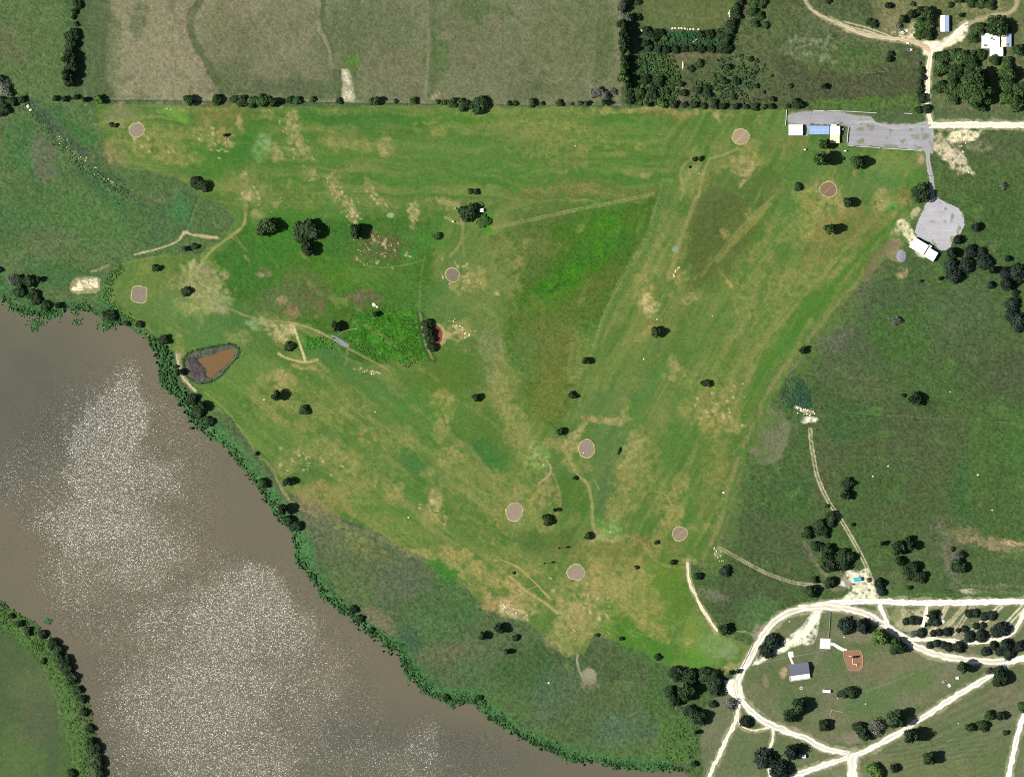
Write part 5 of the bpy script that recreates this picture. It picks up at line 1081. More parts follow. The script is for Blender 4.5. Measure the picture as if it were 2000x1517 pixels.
for k in range(10):
    a = k * .628; MB().box(math.cos(a) * 1.3, math.sin(a) * 1.3, .25, .7, .5, .5, a).build('stone', M_conc, t)
def pole(px, py, h, label, arm=True):
    t = thing('utility_pole', label, 'utility pole', px, py); MB().tube((0, 0, 0), (0, 0, h), .16, .11, k=7).build('pole', M_door, t)
    if arm: MB().box(0, 0, h - .5, .12, 2.2, .14).build('cross_arm', M_door, t)
pole(1812,344,9,'utility pole at the left side of the grey drive above the gravel circle'); pole(1656,287,9,'utility pole at the left end of the lower car park fence',False); pole(1653,1385,9,'slim pole casting a line of shade right of the timber barrier',False)
pole(1809,151,8,'utility pole leaning by the hedge along the north drive',False); pole(1672,1453,10,'utility pole under the trees by the lower diagonal road'); pole(1828,1450,9,'utility pole in the mown field east of the diagonal road')
t = thing('hay_wagon', 'low dark rack wagon in the mown strip north of the camp road', 'wagon', 1848, 1154.5)
for dy in (-1.2, 1.2): MB().box(0, dy, 1.0, 8, .25, .9).build('side_rack', M_dark, t)
MB().box(0, 0, .6, 8, 2.4, .12).build('deck', mat('dull_green_board', (84,100,70)), t)
for x in (-3, 3):
    for y in (-1.2, 1.2): MB().tube((x, y - .1, .4), (x, y + .1, .4), .4, k=8).build('wheel', M_black, t)
t = thing('tarpaulin', 'crumpled grey tarpaulin lying beyond the white gravel below the twin roof hall', 'tarpaulin', 1761, 500)
b = MB(); rs = np.random.RandomState(4); K = 14
b.v = [(0, 0, .9)] + [(math.cos(a) * 4.2 * (1 + .2 * rs.rand()) * .8, math.sin(a) * 5.6 * (1 + .2 * rs.rand()), .3 + .3 * rs.rand()) for a in np.linspace(0, 6.283, K, endpoint=False)] + [(math.cos(a) * 4.9, math.sin(a) * 6.4, .02) for a in np.linspace(0, 6.283, K, endpoint=False)]
b.f = [(0, 1 + i, 1 + (i + 1) % K) for i in range(K)] + [(1 + i, 1 + K + i, 1 + K + (i + 1) % K, 1 + (i + 1) % K) for i in range(K)]; b.build('sheet', mat('grey_tarpaulin', (158,160,172), rough=.5, noise=.2, scale=.6), t)
# footbridge slab over the ditch is painted ground; the dead log beside the scrub
t = thing('fallen_log', 'pale fallen log lying among the dark scrub bushes at upper right', 'log', 1357, 80, rot=math.radians(35)); MB().tube((-2.6, 0, .3), (2.6, 0, .35), .5, .3).build('trunk', M_timb, t); MB().tube((0, 0, .3), (1, 1.1, .5), .15, .08).build('branch', M_timb, t)
t = thing('sand_heap', 'narrow bright white sand heap in the dark scrub field', 'heap', 1334, 128); b = MB(); b.tube((0, 4.2, .05), (0, .6, .25), .3, .95, 10); b.tube((0, .6, .25), (-.1, -4.2, .05), .95, .25, 10); b.build('heap', mat('white_sand', (255,248,226)), t, smooth_=True)

# ------------------------------------------------------------------ rocks
def rock_mesh(seed):
    bm = bmesh.new(); bmesh.ops.create_icosphere(bm, subdivisions=2, radius=1); r = random.Random(seed)
    for v in bm.verts:
        k = 1 + r.uniform(-.18, .18); v.co = Vector((v.co.x * k, v.co.y * k * .8, max(v.co.z * .6 * k, -.1)))
    me = bpy.data.meshes.new('boulder'); bm.to_mesh(me); bm.free(); me.materials.append(M_rock); return me
M_rock = mat('pale_limestone', (244,236,212), rough=.9, noise=.12, scale=1.5)
RK = [rock_mesh(k) for k in range(4)]
def rock(px, py, r, label, k=0, group=None):
    o = link('boulder', RK[k % 4]); o.location = (WX(px), WY(py), .05); o.scale = (r, r, r); o.rotation_euler = (0, 0, px); o['label'] = label; o['category'] = 'boulder'
    if group: o['group'] = group
names = ['first','second','third','fourth','fifth','sixth','seventh','eighth','ninth','tenth']
for k, (x, y) in enumerate([(1313.5,56),(1319,55.5),(1326,55.5),(1331.5,55.5),(1338,56.5),(1343,57.5),(1348.5,57.5),(1354,57.5),(1364.5,58)]): rock(x, y, 1.2 if k != 5 else .7, f'{names[k]} white boulder from the left in the row along the scrub', k, 'white boulders in a row')
for k, (x, y, r, l) in enumerate([(1413.5,962,1.3,'white boulder at the right edge of the fairway beside the tan track'),(1257.5,701,1.0,'small white boulder with dark side in the right-hand fairway'),(1283.5,623.5,.9,'small boulder just above the dark bushy tree in mid fairway'),
   (1123.5,285,.7,'tiny white stone on the upper fairway'),(1391.5,617,.6,'tiny pale stone alone in the fairway right of the bare patch'),(1451.5,749,.7,'tiny pale stone low on the right fairway'),(733,804.5,.7,'tiny white stone in the south-west fairway'),
   (516,780,.8,'white stone left of the dark tree above the river bank'),(1735,910,.9,'white stone in the east pasture, upper of two'),(1705,930,1.0,'pale stone in the east pasture, lower of two'),(1910,927,1.2,'pale upright stone in the far east pasture'),(1938,996,.8,'small white stone low in the far east pasture'),
   (1856,765,.7,'tiny white stone right of the dark pasture tree'),(798,1010,1.0,'white stone on the dark green strip of the south-west fairway'),(1072,1333,1.2,'white stone in the rough left of the mown circle'),(1558,796,1.6,'pale boulder above the white spoil heap'),(55,208,2.0,'pale boulder at the foot of the trees on the left edge'),(60,215,1.6,'lower pale boulder below the trees on the left edge'),
   (1649,1244,.9,'round pale stone north of the playground'),(1542,1213,.8,'small white stone inside the loop road curve'),(1691,1374,.8,'small white stone on the park grass below the dark twin tree'),(1636,1363,.8,'pale stone at the foot of the dark twin tree'),(1872,1412,.8,'small white stone in the mown field east of the road'),
   (731,595,2.2,'pinkish boulder above the small black bush in the wet meadow'),(737,599,1.2,'small pale boulder next to the pinkish one'),(1140,884,.8,'white marker stone on the oval sand green edge'),(1253,60,1.6,'pale stone at the edge of the tall hedge shadow')]): rock(x, y, r, l, k)
def scatter_rocks(name, label, pts, n, sp, r0, r1, seed):
    r = random.Random(seed); V = []; F = []
    base = RK[0]; bv = np.array([v.co[:] for v in base.vertices]); bf = np.array([p.vertices[:] for p in base.polygons])
    for k in range(n):
        t = r.random() * (len(pts) - 1); i = min(int(t), len(pts) - 2); f = t - i
        x = pts[i][0] * (1 - f) + pts[i+1][0] * f + r.gauss(0, sp); y = pts[i][1] * (1 - f) + pts[i+1][1] * f + r.gauss(0, sp)
        s = r.uniform(r0, r1); a = r.uniform(0, 6.28); c, si = math.cos(a), math.sin(a)
        M = np.array([[c, -si, 0], [si, c, 0], [0, 0, 1]]) * s
        V.append(bv @ M.T + [WX(x), WY(y), .02]); F.append(bf + k * len(bv))
    link(name, mesh_np(name, np.concatenate(V), np.concatenate(F), M_rock), kind='stuff', label=label)
scatter_rocks('loose_stones', 'loose pale stones along the ledge in the west pasture', [(112,270),(125,285),(150,300),(165,315),(195,340),(218,360)], 46, 4.5, .2, .75, 1)
scatter_rocks('loose_stones', 'loose pale stones on the fairway ledges', [(640,350),(670,405),(690,425)], 22, 5, .2, .5, 2)
scatter_rocks('loose_stones', 'loose pale stones in the brown hollow of the wet meadow', [(700,490),(740,500),(765,470)], 18, 16, .2, .6, 3)
scatter_rocks('loose_stones', 'white rubble on the spoil heap by the east track', [(1560,796),(1575,806),(1590,815)], 24, 4, .4, 1.1, 4)
scatter_rocks('loose_stones', 'pale stones by the red-brown pond outlet', [(872,648),(895,628),(905,650),(915,655)], 20, 4, .3, .9, 5)
scatter_rocks('loose_stones', 'row of pale stones below the culvert', [(694,728),(720,727),(748,729)], 14, 1.5, .3, .8, 6)
scatter_rocks('loose_stones', 'pale rubble at the corner of the south-east track', [(1396,1072),(1404,1084),(1408,1093)], 18, 3, .3, .8, 7)
scatter_rocks('loose_stones', 'bright stones on the bare scar in the south', [(975,1180),(990,1186),(1030,1204)], 24, 4, .3, .8, 8)
scatter_rocks('loose_stones', 'rubble on the bare limestone by the east road', [(1860,262),(1900,262),(1870,300),(1885,330)], 30, 6, .3, .9, 9)
scatter_rocks('loose_stones', 'rubble heap by the dark thicket at the field corner', [(1427,20),(1426,30)], 14, 3, .4, 1.0, 10)
scatter_rocks('loose_stones', 'pale stones among the fairway hollows', [(520,400),(600,350),(740,410),(810,430),(850,985)], 14, 14, .15, .4, 11)
scatter_rocks('loose_stones', 'pale stones spread over the camp park', [(1660,1245),(1690,1258),(1880,1320),(1840,1330)], 9, 5, .2, .5, 12)
scatter_rocks('loose_stones', 'pale curved line of stones on the fairway mound', [(1316,545),(1317,535),(1321,526),(1329,521)], 16, .8, .4, .8, 13)
# ------------------------------------------------------------------ trees and shrubs
M_leaf = mat('foliage', attr='tint', rough=.8, spec=.15, objvar=.22)
M_bark = mat('bark', (120,104,88), noise=.2, scale=3)
def ico(sub):
    bm = bmesh.new(); bmesh.ops.create_icosphere(bm, subdivisions=sub, radius=1)
    v = np.array([x.co[:] for x in bm.verts]); f = np.array([[q.index for q in p.verts] for p in bm.faces]); bm.free(); return v, f
I1 = ico(1); I2 = ico(2)
KIND = { # leaf colour, lobes, leaf count, leaf size, spread, core?
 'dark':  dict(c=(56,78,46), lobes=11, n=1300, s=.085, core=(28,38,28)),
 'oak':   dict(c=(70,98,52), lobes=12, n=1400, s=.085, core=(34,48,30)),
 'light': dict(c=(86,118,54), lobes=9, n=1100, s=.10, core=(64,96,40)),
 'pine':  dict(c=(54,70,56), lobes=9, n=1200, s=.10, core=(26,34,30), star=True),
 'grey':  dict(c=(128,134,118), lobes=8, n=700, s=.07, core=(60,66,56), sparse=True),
}
def crown(kind, seed):
    K = KIND[kind]; rs = np.random.RandomState(seed); L = K['lobes']; cen = []
    for k in range(L):
        a = rs.rand() * 6.283; r = .62 * math.sqrt(rs.rand()) if k else 0
        cen.append((math.cos(a) * r, math.sin(a) * r, .30 + .42 * rs.rand() * (1 - r * .7) if k else .52, rs.uniform(.26, .42) if k else .46))
    if K.get('star'):
        cen = [(0, 0, .5, .42)] + [(math.cos(a) * .6 * rs.uniform(.8, 1.15), math.sin(a) * .6 * rs.uniform(.8, 1.15), rs.uniform(.15, .5), rs.uniform(.2, .32)) for a in np.linspace(0, 6.283, L, endpoint=False) + rs.rand(L) * .4]
    cen = np.array(cen); V = []; F = []; C = []; n = 0
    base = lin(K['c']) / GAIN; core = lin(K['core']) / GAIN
    if True:  # darker solid blobs inside the lobes, added to block light for dense shade
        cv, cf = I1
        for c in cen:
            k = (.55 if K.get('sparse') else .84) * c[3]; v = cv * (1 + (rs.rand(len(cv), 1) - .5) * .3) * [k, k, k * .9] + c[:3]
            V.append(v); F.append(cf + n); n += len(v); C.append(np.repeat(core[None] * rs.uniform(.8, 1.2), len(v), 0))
    N = K['n']; li = rs.choice(len(cen), N, p=cen[:, 3] ** 2 / (cen[:, 3] ** 2).sum())
    d = rs.normal(size=(N, 3)); d[:, 2] = np.abs(d[:, 2]) * .9 - .25; d /= np.linalg.norm(d, axis=1)[:, None]
    rr = cen[li, 3] * rs.uniform(.8, 1.2, N)
    if K.get('star'): rr *= rs.choice([1, 1.1, 1.3, 1.55], N)
    p = cen[li, :3] + d * rr[:, None]
    nn = d + rs.normal(size=(N, 3)) * .34; nn /= np.linalg.norm(nn, axis=1)[:, None]
    u = np.cross(nn, rs.normal(size=(N, 3))); u /= np.linalg.norm(u, axis=1)[:, None]; w = np.cross(nn, u)
    s = K['s'] * rs.uniform(.6, 1.25, (N, 1)); q = np.stack([p - u * s - w * s * .7, p + u * s - w * s * .5, p + u * s * .8 + w * s * .8, p - u * s * .7 + w * s * .7], 1)
    lobeb = rs.uniform(.72, 1.3, len(cen))[li]; b = base[None] * (lobeb * rs.uniform(.6, 1.45, N))[:, None]
    b[:, 0] *= rs.uniform(.85, 1.25, N)
    idx = np.arange(N * 4).reshape(N, 4) + n
    F.append(idx[:, [0, 1, 2]]); F.append(idx[:, [0, 2, 3]]); V.append(q.reshape(-1, 3)); C.append(np.repeat(b, 4, 0))
    return np.concatenate(V), np.concatenate(F), np.clip(np.concatenate(C), .004, .6)
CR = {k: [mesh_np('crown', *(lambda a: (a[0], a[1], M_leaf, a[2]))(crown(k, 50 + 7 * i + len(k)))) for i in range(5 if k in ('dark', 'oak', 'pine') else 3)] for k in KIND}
tb = MB(); tb.tube((0, 0, -.02), (.01, 0, .3), .035, .022, 8); tb.tube((.01, 0, .28), (.16, .05, .62), .018, .006, 6); tb.tube((.01, 0, .28), (-.13, .1, .6), .018, .006, 6); tb.tube((0, 0, .28), (.0, -.15, .66), .016, .006, 6); tb.tube((.01, 0, .3), (.0, 0, .75), .02, .006, 6)
TRUNK = bpy.data.meshes.new('trunk'); TRUNK.from_pydata(tb.v, [], tb.f); TRUNK.materials.append(M_bark); TRUNK.update()
COT = 1 / math.tan(SUN_ELEV)
rtree = random.Random(77)
def solve(x0, y0, x1, y1):
    H = (y1 - y0) * S; E = (x1 - x0) * S; r = min(H / 2, E / 2.35)
    lo, hi = r * .7, r * 4
    for _ in range(20):
        h = (lo + hi) / 2; c = .42 * h; hc = .56 * h
        e = r + hc * COT + math.sqrt(r * r + (c * COT) ** 2)
        if e < E: lo = h
        else: hi = h
    return r, min(max(h, .9 * r), 3.2 * r)
def plant(x0, y0, x1, y1, kind, label, group, name=None, cat=None):
    r, h = solve(x0, y0, x1, y1)
    px = x0 + r / S; py = y0 + (y1 - y0) / 2 + .8
    small = r < 2.6 and h < 4.0
    name = name or ('shrub' if small else {'pine': 'juniper_tree', 'grey': 'grey_thorn_tree'}.get(kind, 'broadleaf_tree'))
    t = thing(name, label, cat or ('shrub' if small else 'tree'), px, py, group=group, rot=rtree.uniform(0, 6.28))
    k = 1.14 + (.1 if r > 8 and kind != 'light' else 0)
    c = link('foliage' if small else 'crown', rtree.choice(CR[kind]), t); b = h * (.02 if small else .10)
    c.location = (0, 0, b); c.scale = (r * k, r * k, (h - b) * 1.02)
    tr = link('stem' if small else 'trunk', TRUNK, t); tr.scale = (h * .9, h * .9, h)
    return t
ORDN = ['first','second','third','fourth','fifth','sixth','seventh','eighth','ninth','tenth','eleventh','twelfth','thirteenth','fourteenth','fifteenth','sixteenth','seventeenth','eighteenth','nineteenth','twentieth','twenty-first','twenty-second','twenty-third','twenty-fourth','twenty-fifth','twenty-sixth','twenty-seventh','twenty-eighth','twenty-ninth','thirtieth']
def row(area, axis_, L, kind='oak', group=None, noun='tree'):
    """L: bounding boxes (crown and shade) in photo pixels; labels count from one end of a named row"""
    L = sorted(L, key=lambda b: (b[0] + b[2]) if axis_ == 'x' else (b[1] + b[3])); end = 'west' if axis_ == 'x' else 'north'
    med = sorted((b[3] - b[1]) for b in L)[len(L) // 2]
    for i, b in enumerate(L):
        kd = b[4] if len(b) > 4 else kind; hgt = b[3] - b[1]
        size = 'large' if hgt > med * 1.3 else ('small' if hgt < med * .72 else 'mid-sized')
        look = {'dark': 'dark', 'oak': 'green', 'light': 'bright green', 'pine': 'blackish', 'grey': 'grey-leaved'}[kd]
        o = ORDN[i] if i < len(ORDN) else f'number {i + 1}'
        if i == len(L) - 1 and i > 1: lab = f'{size} {look} {noun}, last at {"east" if axis_ == "x" else "south"} end, {area}'
        else: lab = f'{size} {look} {noun}, {o} from {end}, {area}'
        plant(*b[:4], kd, lab, group or f'{noun}s, {area}')
row('broken line at top left', 'y', [(140,-4,164,19),(140,17,159,30),(138,28,153,38),(143,41,157,54)], 'dark')
row('tall oval clump at upper left', 'y', [(124,56,160,88),(121,76,164,108),(120,98,166,128),(121,118,166,148),(121,138,170,160),(128,150,166,173)], 'dark')
row('thicket on the left edge', 'y', [(-12,146,14,170),(-5,158,26,184,'grey'),(4,150,20,168,'grey'),(8,172,36,190,'grey'),(-10,183,20,206),(10,185,42,208),(34,186,58,202),(-8,200,28,228)], 'dark')
row('ragged hedge end, upper left', 'x', [(102,187,122,200),(120,186,142,199),(140,184,160,197),(158,187,182,199)], 'dark', noun='bush')
row('hedge between hay field and fairway', 'x', [(184,183,216,203,'light'),(359,184,395,206,'oak'),(413,184,445,205),(448,184,472,206),(462,184,492,211),(480,186,507,212),(498,183,530,210),(525,190,560,210),(558,184,578,207),(570,187,593,208),
   (604,188,622,201),(656,190,673,204),(722,187,755,208),(768,192,780,202),(800,188,822,204),(850,194,863,203),(861,194,876,206),(873,190,905,212),(890,188,922,220),(915,184,958,223)], 'oak')
row('fence line right of the hedge', 'x', [(989,197,1004,207),(1000,196,1015,207),(1030,193,1056,211,'light'),(1054,197,1067,206),(1084,193,1105,209),(1112,199,1122,207),(1128,196,1141,206),(1140,196,1160,206),(1172,194,1200,207)], 'oak')
row('grey thicket by the field corner', 'x', [(1148,170,1178,194),(1160,168,1188,188),(1172,176,1200,194),(1188,168,1206,190)], 'grey')
row('tall hedge left of scrub field', 'y', [(1204,-8,1246,14,'grey'),(1202,8,1240,28,'grey'),(1214,22,1254,46,'grey'),(1206,38,1252,62),(1204,54,1252,78),(1206,70,1256,94),(1208,86,1258,107),(1210,106,1246,124),(1206,122,1250,144,'light'),(1204,140,1250,164,'light'),(1238,-4,1256,14),(1240,26,1256,42),(1218,160,1250,176)], 'dark')
row('thicket below small enclosed field', 'x', [(1252,50,1276,76),(1264,56,1292,80),(1256,76,1280,92),(1280,54,1300,74),(1290,66,1306,80,'light'),(1258,86,1280,104),(1275,86,1298,104),(1292,88,1314,104),(1310,86,1332,104),(1328,88,1350,104),(1345,86,1368,104),(1362,88,1384,104),(1380,88,1400,104),(1396,86,1416,104),(1362,60,1384,76),(1376,56,1398,76),(1398,60,1416,76,'oak')], 'dark')
row('slanting hedge of the enclosed field', 'y', [(1434,-10,1462,12),(1428,4,1458,26),(1424,18,1454,42),(1420,34,1450,56),(1414,48,1446,72),(1408,62,1440,86),(1404,78,1436,104)], 'dark')
row('copse right of slanting hedge', 'y', [(1460,-6,1488,16),(1478,-4,1500,18),(1458,14,1486,36),(1474,18,1496,44),(1462,34,1486,56),(1486,40,1504,58)], 'oak')
row('scrub field left of car park', 'x', [(1250,145,1274,168),(1274,145,1305,168),(1268,160,1287,176),(1240,166,1262,190,'oak'),(1224,172,1240,188),(1220,188,1243,207),(1241,183,1254,194),(1262,175,1286,196),(1295,170,1313,185),(1325,160,1341,170),(1322,172,1346,190),(1355,168,1373,188),(1372,164,1391,180),(1380,178,1399,190),
   (1425,181,1440,196),(1385,193,1406,212),(1342,126,1360,142),(1356,116,1376,133,'oak'),(1460,108,1473,121),(1405,150,1426,168),(1398,155,1410,163),(1472,162,1486,176),(1487,175,1497,185),(1415,122,1436,136),(1430,150,1448,166),(1539,162,1553,173),(1602,163,1624,175),(1503,187,1521,199)], 'dark', noun='bush')
row('line between scrub field and fairway', 'x', [(1263,199,1281,208),(1284,193,1314,213,'light'),(1304,194,1330,212,'oak'),(1330,198,1347,211),(1346,195,1370,212,'oak'),(1368,200,1386,214),(1388,200,1406,214),(1405,198,1429,214),(1430,200,1453,215),(1452,203,1468,216),(1465,200,1486,217),(1486,203,1502,214,'oak'),(1500,202,1520,216),(1532,202,1547,213),(1545,190,1576,219)], 'dark')
row('rough yard around the farm shed', 'x', [(1612,-4,1626,8),(1688,32,1706,52),(1698,38,1717,56),(1732,98,1750,112),(1730,108,1752,122),(1728,4,1752,20),(1778,2,1792,13),(1748,40,1766,61,'grey'),(1754,28,1782,46),(1770,18,1798,36),(1788,14,1812,30),(1848,0,1864,22),(1872,24,1888,34)], 'dark', noun='bush')
row('grove left of the farm shed', 'y', [(1798,12,1842,40),(1784,36,1814,62),(1802,34,1836,58),(1782,54,1812,78),(1800,54,1836,80)], 'oak')
row('belt on the top right edge', 'x', [(1862,-8,1890,8),(1884,-6,1914,16),(1904,-4,1932,18),(1922,-2,1950,20)], 'oak')
row('grove around the white farmhouse', 'x', [(1925,29,1990,73,'oak'),(1894,42,1930,74),(1886,58,1914,90),(1904,92,1930,120),(1975,82,2004,112),(1930,104,1960,128),(1952,112,1984,140)], 'oak')
row('wood below the white farmhouse', 'x', [(1824,96,1864,128),(1854,94,1896,128),(1880,100,1922,134),(1820,120,1858,150),(1846,124,1890,158),(1876,128,1916,164),(1820,148,1852,188),(1840,152,1876,192),(1862,158,1902,200),(1888,134,1962,176),(1886,162,1962,212),(1848,180,1880,206),(1900,196,1936,222),
   (1958,132,2004,160),(1944,128,1980,156,'light'),(1950,150,1990,182,'oak'),(1972,158,2014,190),(1946,176,1984,206,'light'),(1968,186,2014,218)], 'oak')
row('hedge west of the white drive', 'y', [(1788,116,1802,130,'grey'),(1790,128,1809,148),(1790,144,1810,162),(1788,158,1807,174),(1788,170,1807,186),(1790,180,1816,204),(1782,204,1806,222),(1798,202,1822,228)], 'dark')
row('grove right of twin roof hall', 'x', [(1897,435,1925,452),(1862,460,1889,476),(1849,484,1884,503),(1884,477,1912,502),(1907,482,1932,501),(1844,503,1880,530),(1872,502,1906,534),(1848,524,1890,552),(1908,494,1941,528),(1962,499,1981,510),(1930,520,1962,534),(1952,522,1984,546),(1968,518,2012,552),(1954,540,1996,566),(1928,550,1949,563),(1976,564,1992,578),(1964,580,1996,606),(1974,604,2012,650),(1962,596,1990,632)], 'pine')
row('beside the long wheel track', 'y', [(1642,928,1673,958),(1640,956,1673,976),(1609,982,1622,992),(1612,996,1649,1022),(1564,1024,1596,1052),(1582,1004,1620,1052),(1612,1010,1637,1034),(1661,1020,1673,1027),(1580,1055,1611,1078),(1610,1040,1626,1050),(1600,1058,1640,1085),(1598,1074,1650,1112),(1626,1070,1673,1110)], 'dark')
row('clumps above the camp road', 'x', [(1716,1054,1744,1064),(1767,1042,1795,1058),(1740,1056,1784,1084),(1768,1057,1808,1077),(1744,1084,1776,1104),(1768,1090,1806,1116),(1758,1100,1796,1130),(1780,1108,1814,1142),(1854,1066,1867,1077),(1860,1074,1894,1096,'grey'),(1858,1090,1903,1124),(1769,1142,1785,1152)], 'dark')
row('roadside near the turquoise cabin', 'x', [(1582,1124,1604,1140),(1604,1126,1641,1152),(1570,1140,1611,1164,'oak'),(1708,1128,1736,1148,'pine'),(1712,1144,1734,1162,'pine'),(1690,1126,1704,1136,'grey')], 'dark')
row('far bank at lower left', 'y', [(28,1210,52,1226),(44,1222,68,1242),(72,1230,98,1250),(88,1244,120,1270),(98,1256,130,1286),(110,1274,144,1302),(118,1290,148,1316),(128,1312,156,1336),(142,1334,168,1354),(148,1352,174,1372),(154,1380,178,1398),(166,1412,188,1430),(170,1436,198,1454),(168,1448,202,1476),(178,1464,212,1502),(182,1488,210,1520),(128,1494,152,1518),(78,1282,96,1296),(16,1196,34,1210)], 'dark')
row('bank thicket at left edge', 'x', [(-6,520,10,532),(10,534,36,556,'grey'),(24,534,56,562),(44,536,80,562),(70,540,94,553),(24,556,58,582),(52,564,82,588),(58,576,84,600),(78,580,104,614),(108,590,130,603)], 'dark')
row('bank below the squarish green', 'x', [(198,604,220,622),(208,606,234,628),(244,626,258,636),(266,624,286,640),(310,651,340,673),(342,720,370,734),(341,710,352,720),(362,766,394,792),(382,778,420,802),(372,790,404,816),(394,804,420,840)], 'dark')
row('middle stretch of river bank', 'y', [(496,880,510,889),(503,930,535,953),(540,984,586,1008),(548,1000,582,1024),(562,1014,592,1040),(682,1178,702,1200),(694,1196,714,1216),(718,1220,734,1236),(864,1354,882,1368),(928,1355,946,1368),(1350,1484,1370,1498)], 'dark')
row('rough below the fairway', 'x', [(934,1230,966,1248),(965,1216,1005,1240),(1000,1235,1022,1251),(984,1264,1010,1276),(1160,1233,1172,1244),(1209,1240,1223,1250),(1276,1274,1295,1289)], 'dark')
row('grove beside the road junction', 'x', [(1306,1300,1346,1330),(1328,1308,1372,1344),(1362,1303,1402,1334),(1378,1304,1418,1336),(1324,1326,1380,1362),(1374,1320,1420,1360),(1294,1336,1326,1362),(1304,1350,1344,1376),(1384,1362,1406,1388),(1336,1373,1376,1402),(1350,1384,1398,1416),(1354,1423,1378,1432),(1410,1356,1444,1386,'grey'),(1422,1308,1440,1318),(1436,1303,1453,1313)], 'dark')
row('park inside the loop road', 'x', [(1482,1252,1520,1282,'pine'),(1492,1237,1534,1268,'pine'),(1637,1205,1678,1236,'pine'),(1672,1208,1717,1234,'pine'),(1702,1224,1758,1259,'light'),(1736,1244,1786,1277,'oak'),(1546,1362,1601,1394),(1530,1380,1576,1408),(1596,1402,1634,1428),(1632,1340,1658,1365),(1644,1333,1683,1363),(1658,1402,1696,1432),(1672,1420,1718,1450),(1694,1402,1738,1436,'grey'),(1730,1382,1792,1419)], 'dark')
row('upper row of the camp ground', 'x', [(1762,1205,1778,1219),(1774,1202,1794,1219),(1786,1200,1804,1221),(1808,1200,1826,1225),(1814,1191,1841,1208),(1819,1204,1839,1222),(1884,1188,1904,1205),(1897,1188,1917,1204),(1914,1195,1934,1211),(1927,1192,1949,1210)], 'pine')
row('middle row of the camp ground', 'x', [(1775,1228,1796,1246,'grey'),(1790,1225,1813,1243),(1816,1228,1831,1242),(1828,1227,1847,1241),(1842,1224,1865,1241),(1867,1225,1879,1234),(1878,1220,1893,1234),(1899,1214,1915,1228),(1912,1214,1929,1227),(1882,1231,1912,1252),(1904,1228,1936,1252),(1934,1220,1962,1243),(1946,1214,1982,1240)], 'pine')
row('lower row of the camp ground', 'x', [(1809,1250,1825,1268),(1821,1247,1842,1262),(1835,1250,1852,1266),(1844,1252,1864,1273),(1861,1250,1892,1272),(1916,1262,1937,1281),(1932,1250,1952,1268),(1944,1254,1966,1286),(1954,1247,1986,1268),(1959,1264,1986,1286),(1982,1250,2012,1271)], 'pine')
row('mown field below diagonal road', 'x', [(1921,1302,1946,1319,'grey'),(1940,1298,1972,1320,'pine'),(1931,1310,1981,1344),(1866,1287,1918,1313),(1762,1421,1824,1450),(1799,1464,1848,1492),(1736,1488,1763,1506),(1920,1385,1952,1406,'oak'),(1944,1388,1974,1406),(1884,1410,1916,1428,'oak'),(1904,1402,1934,1431,'oak'),(1958,1422,1974,1437),(1984,1364,2010,1396,'oak')], 'dark')
row('road triangle near bottom edge', 'x', [(1445,1396,1476,1419),(1474,1461,1523,1496),(1506,1484,1554,1518),(1532,1451,1582,1480)], 'pine')
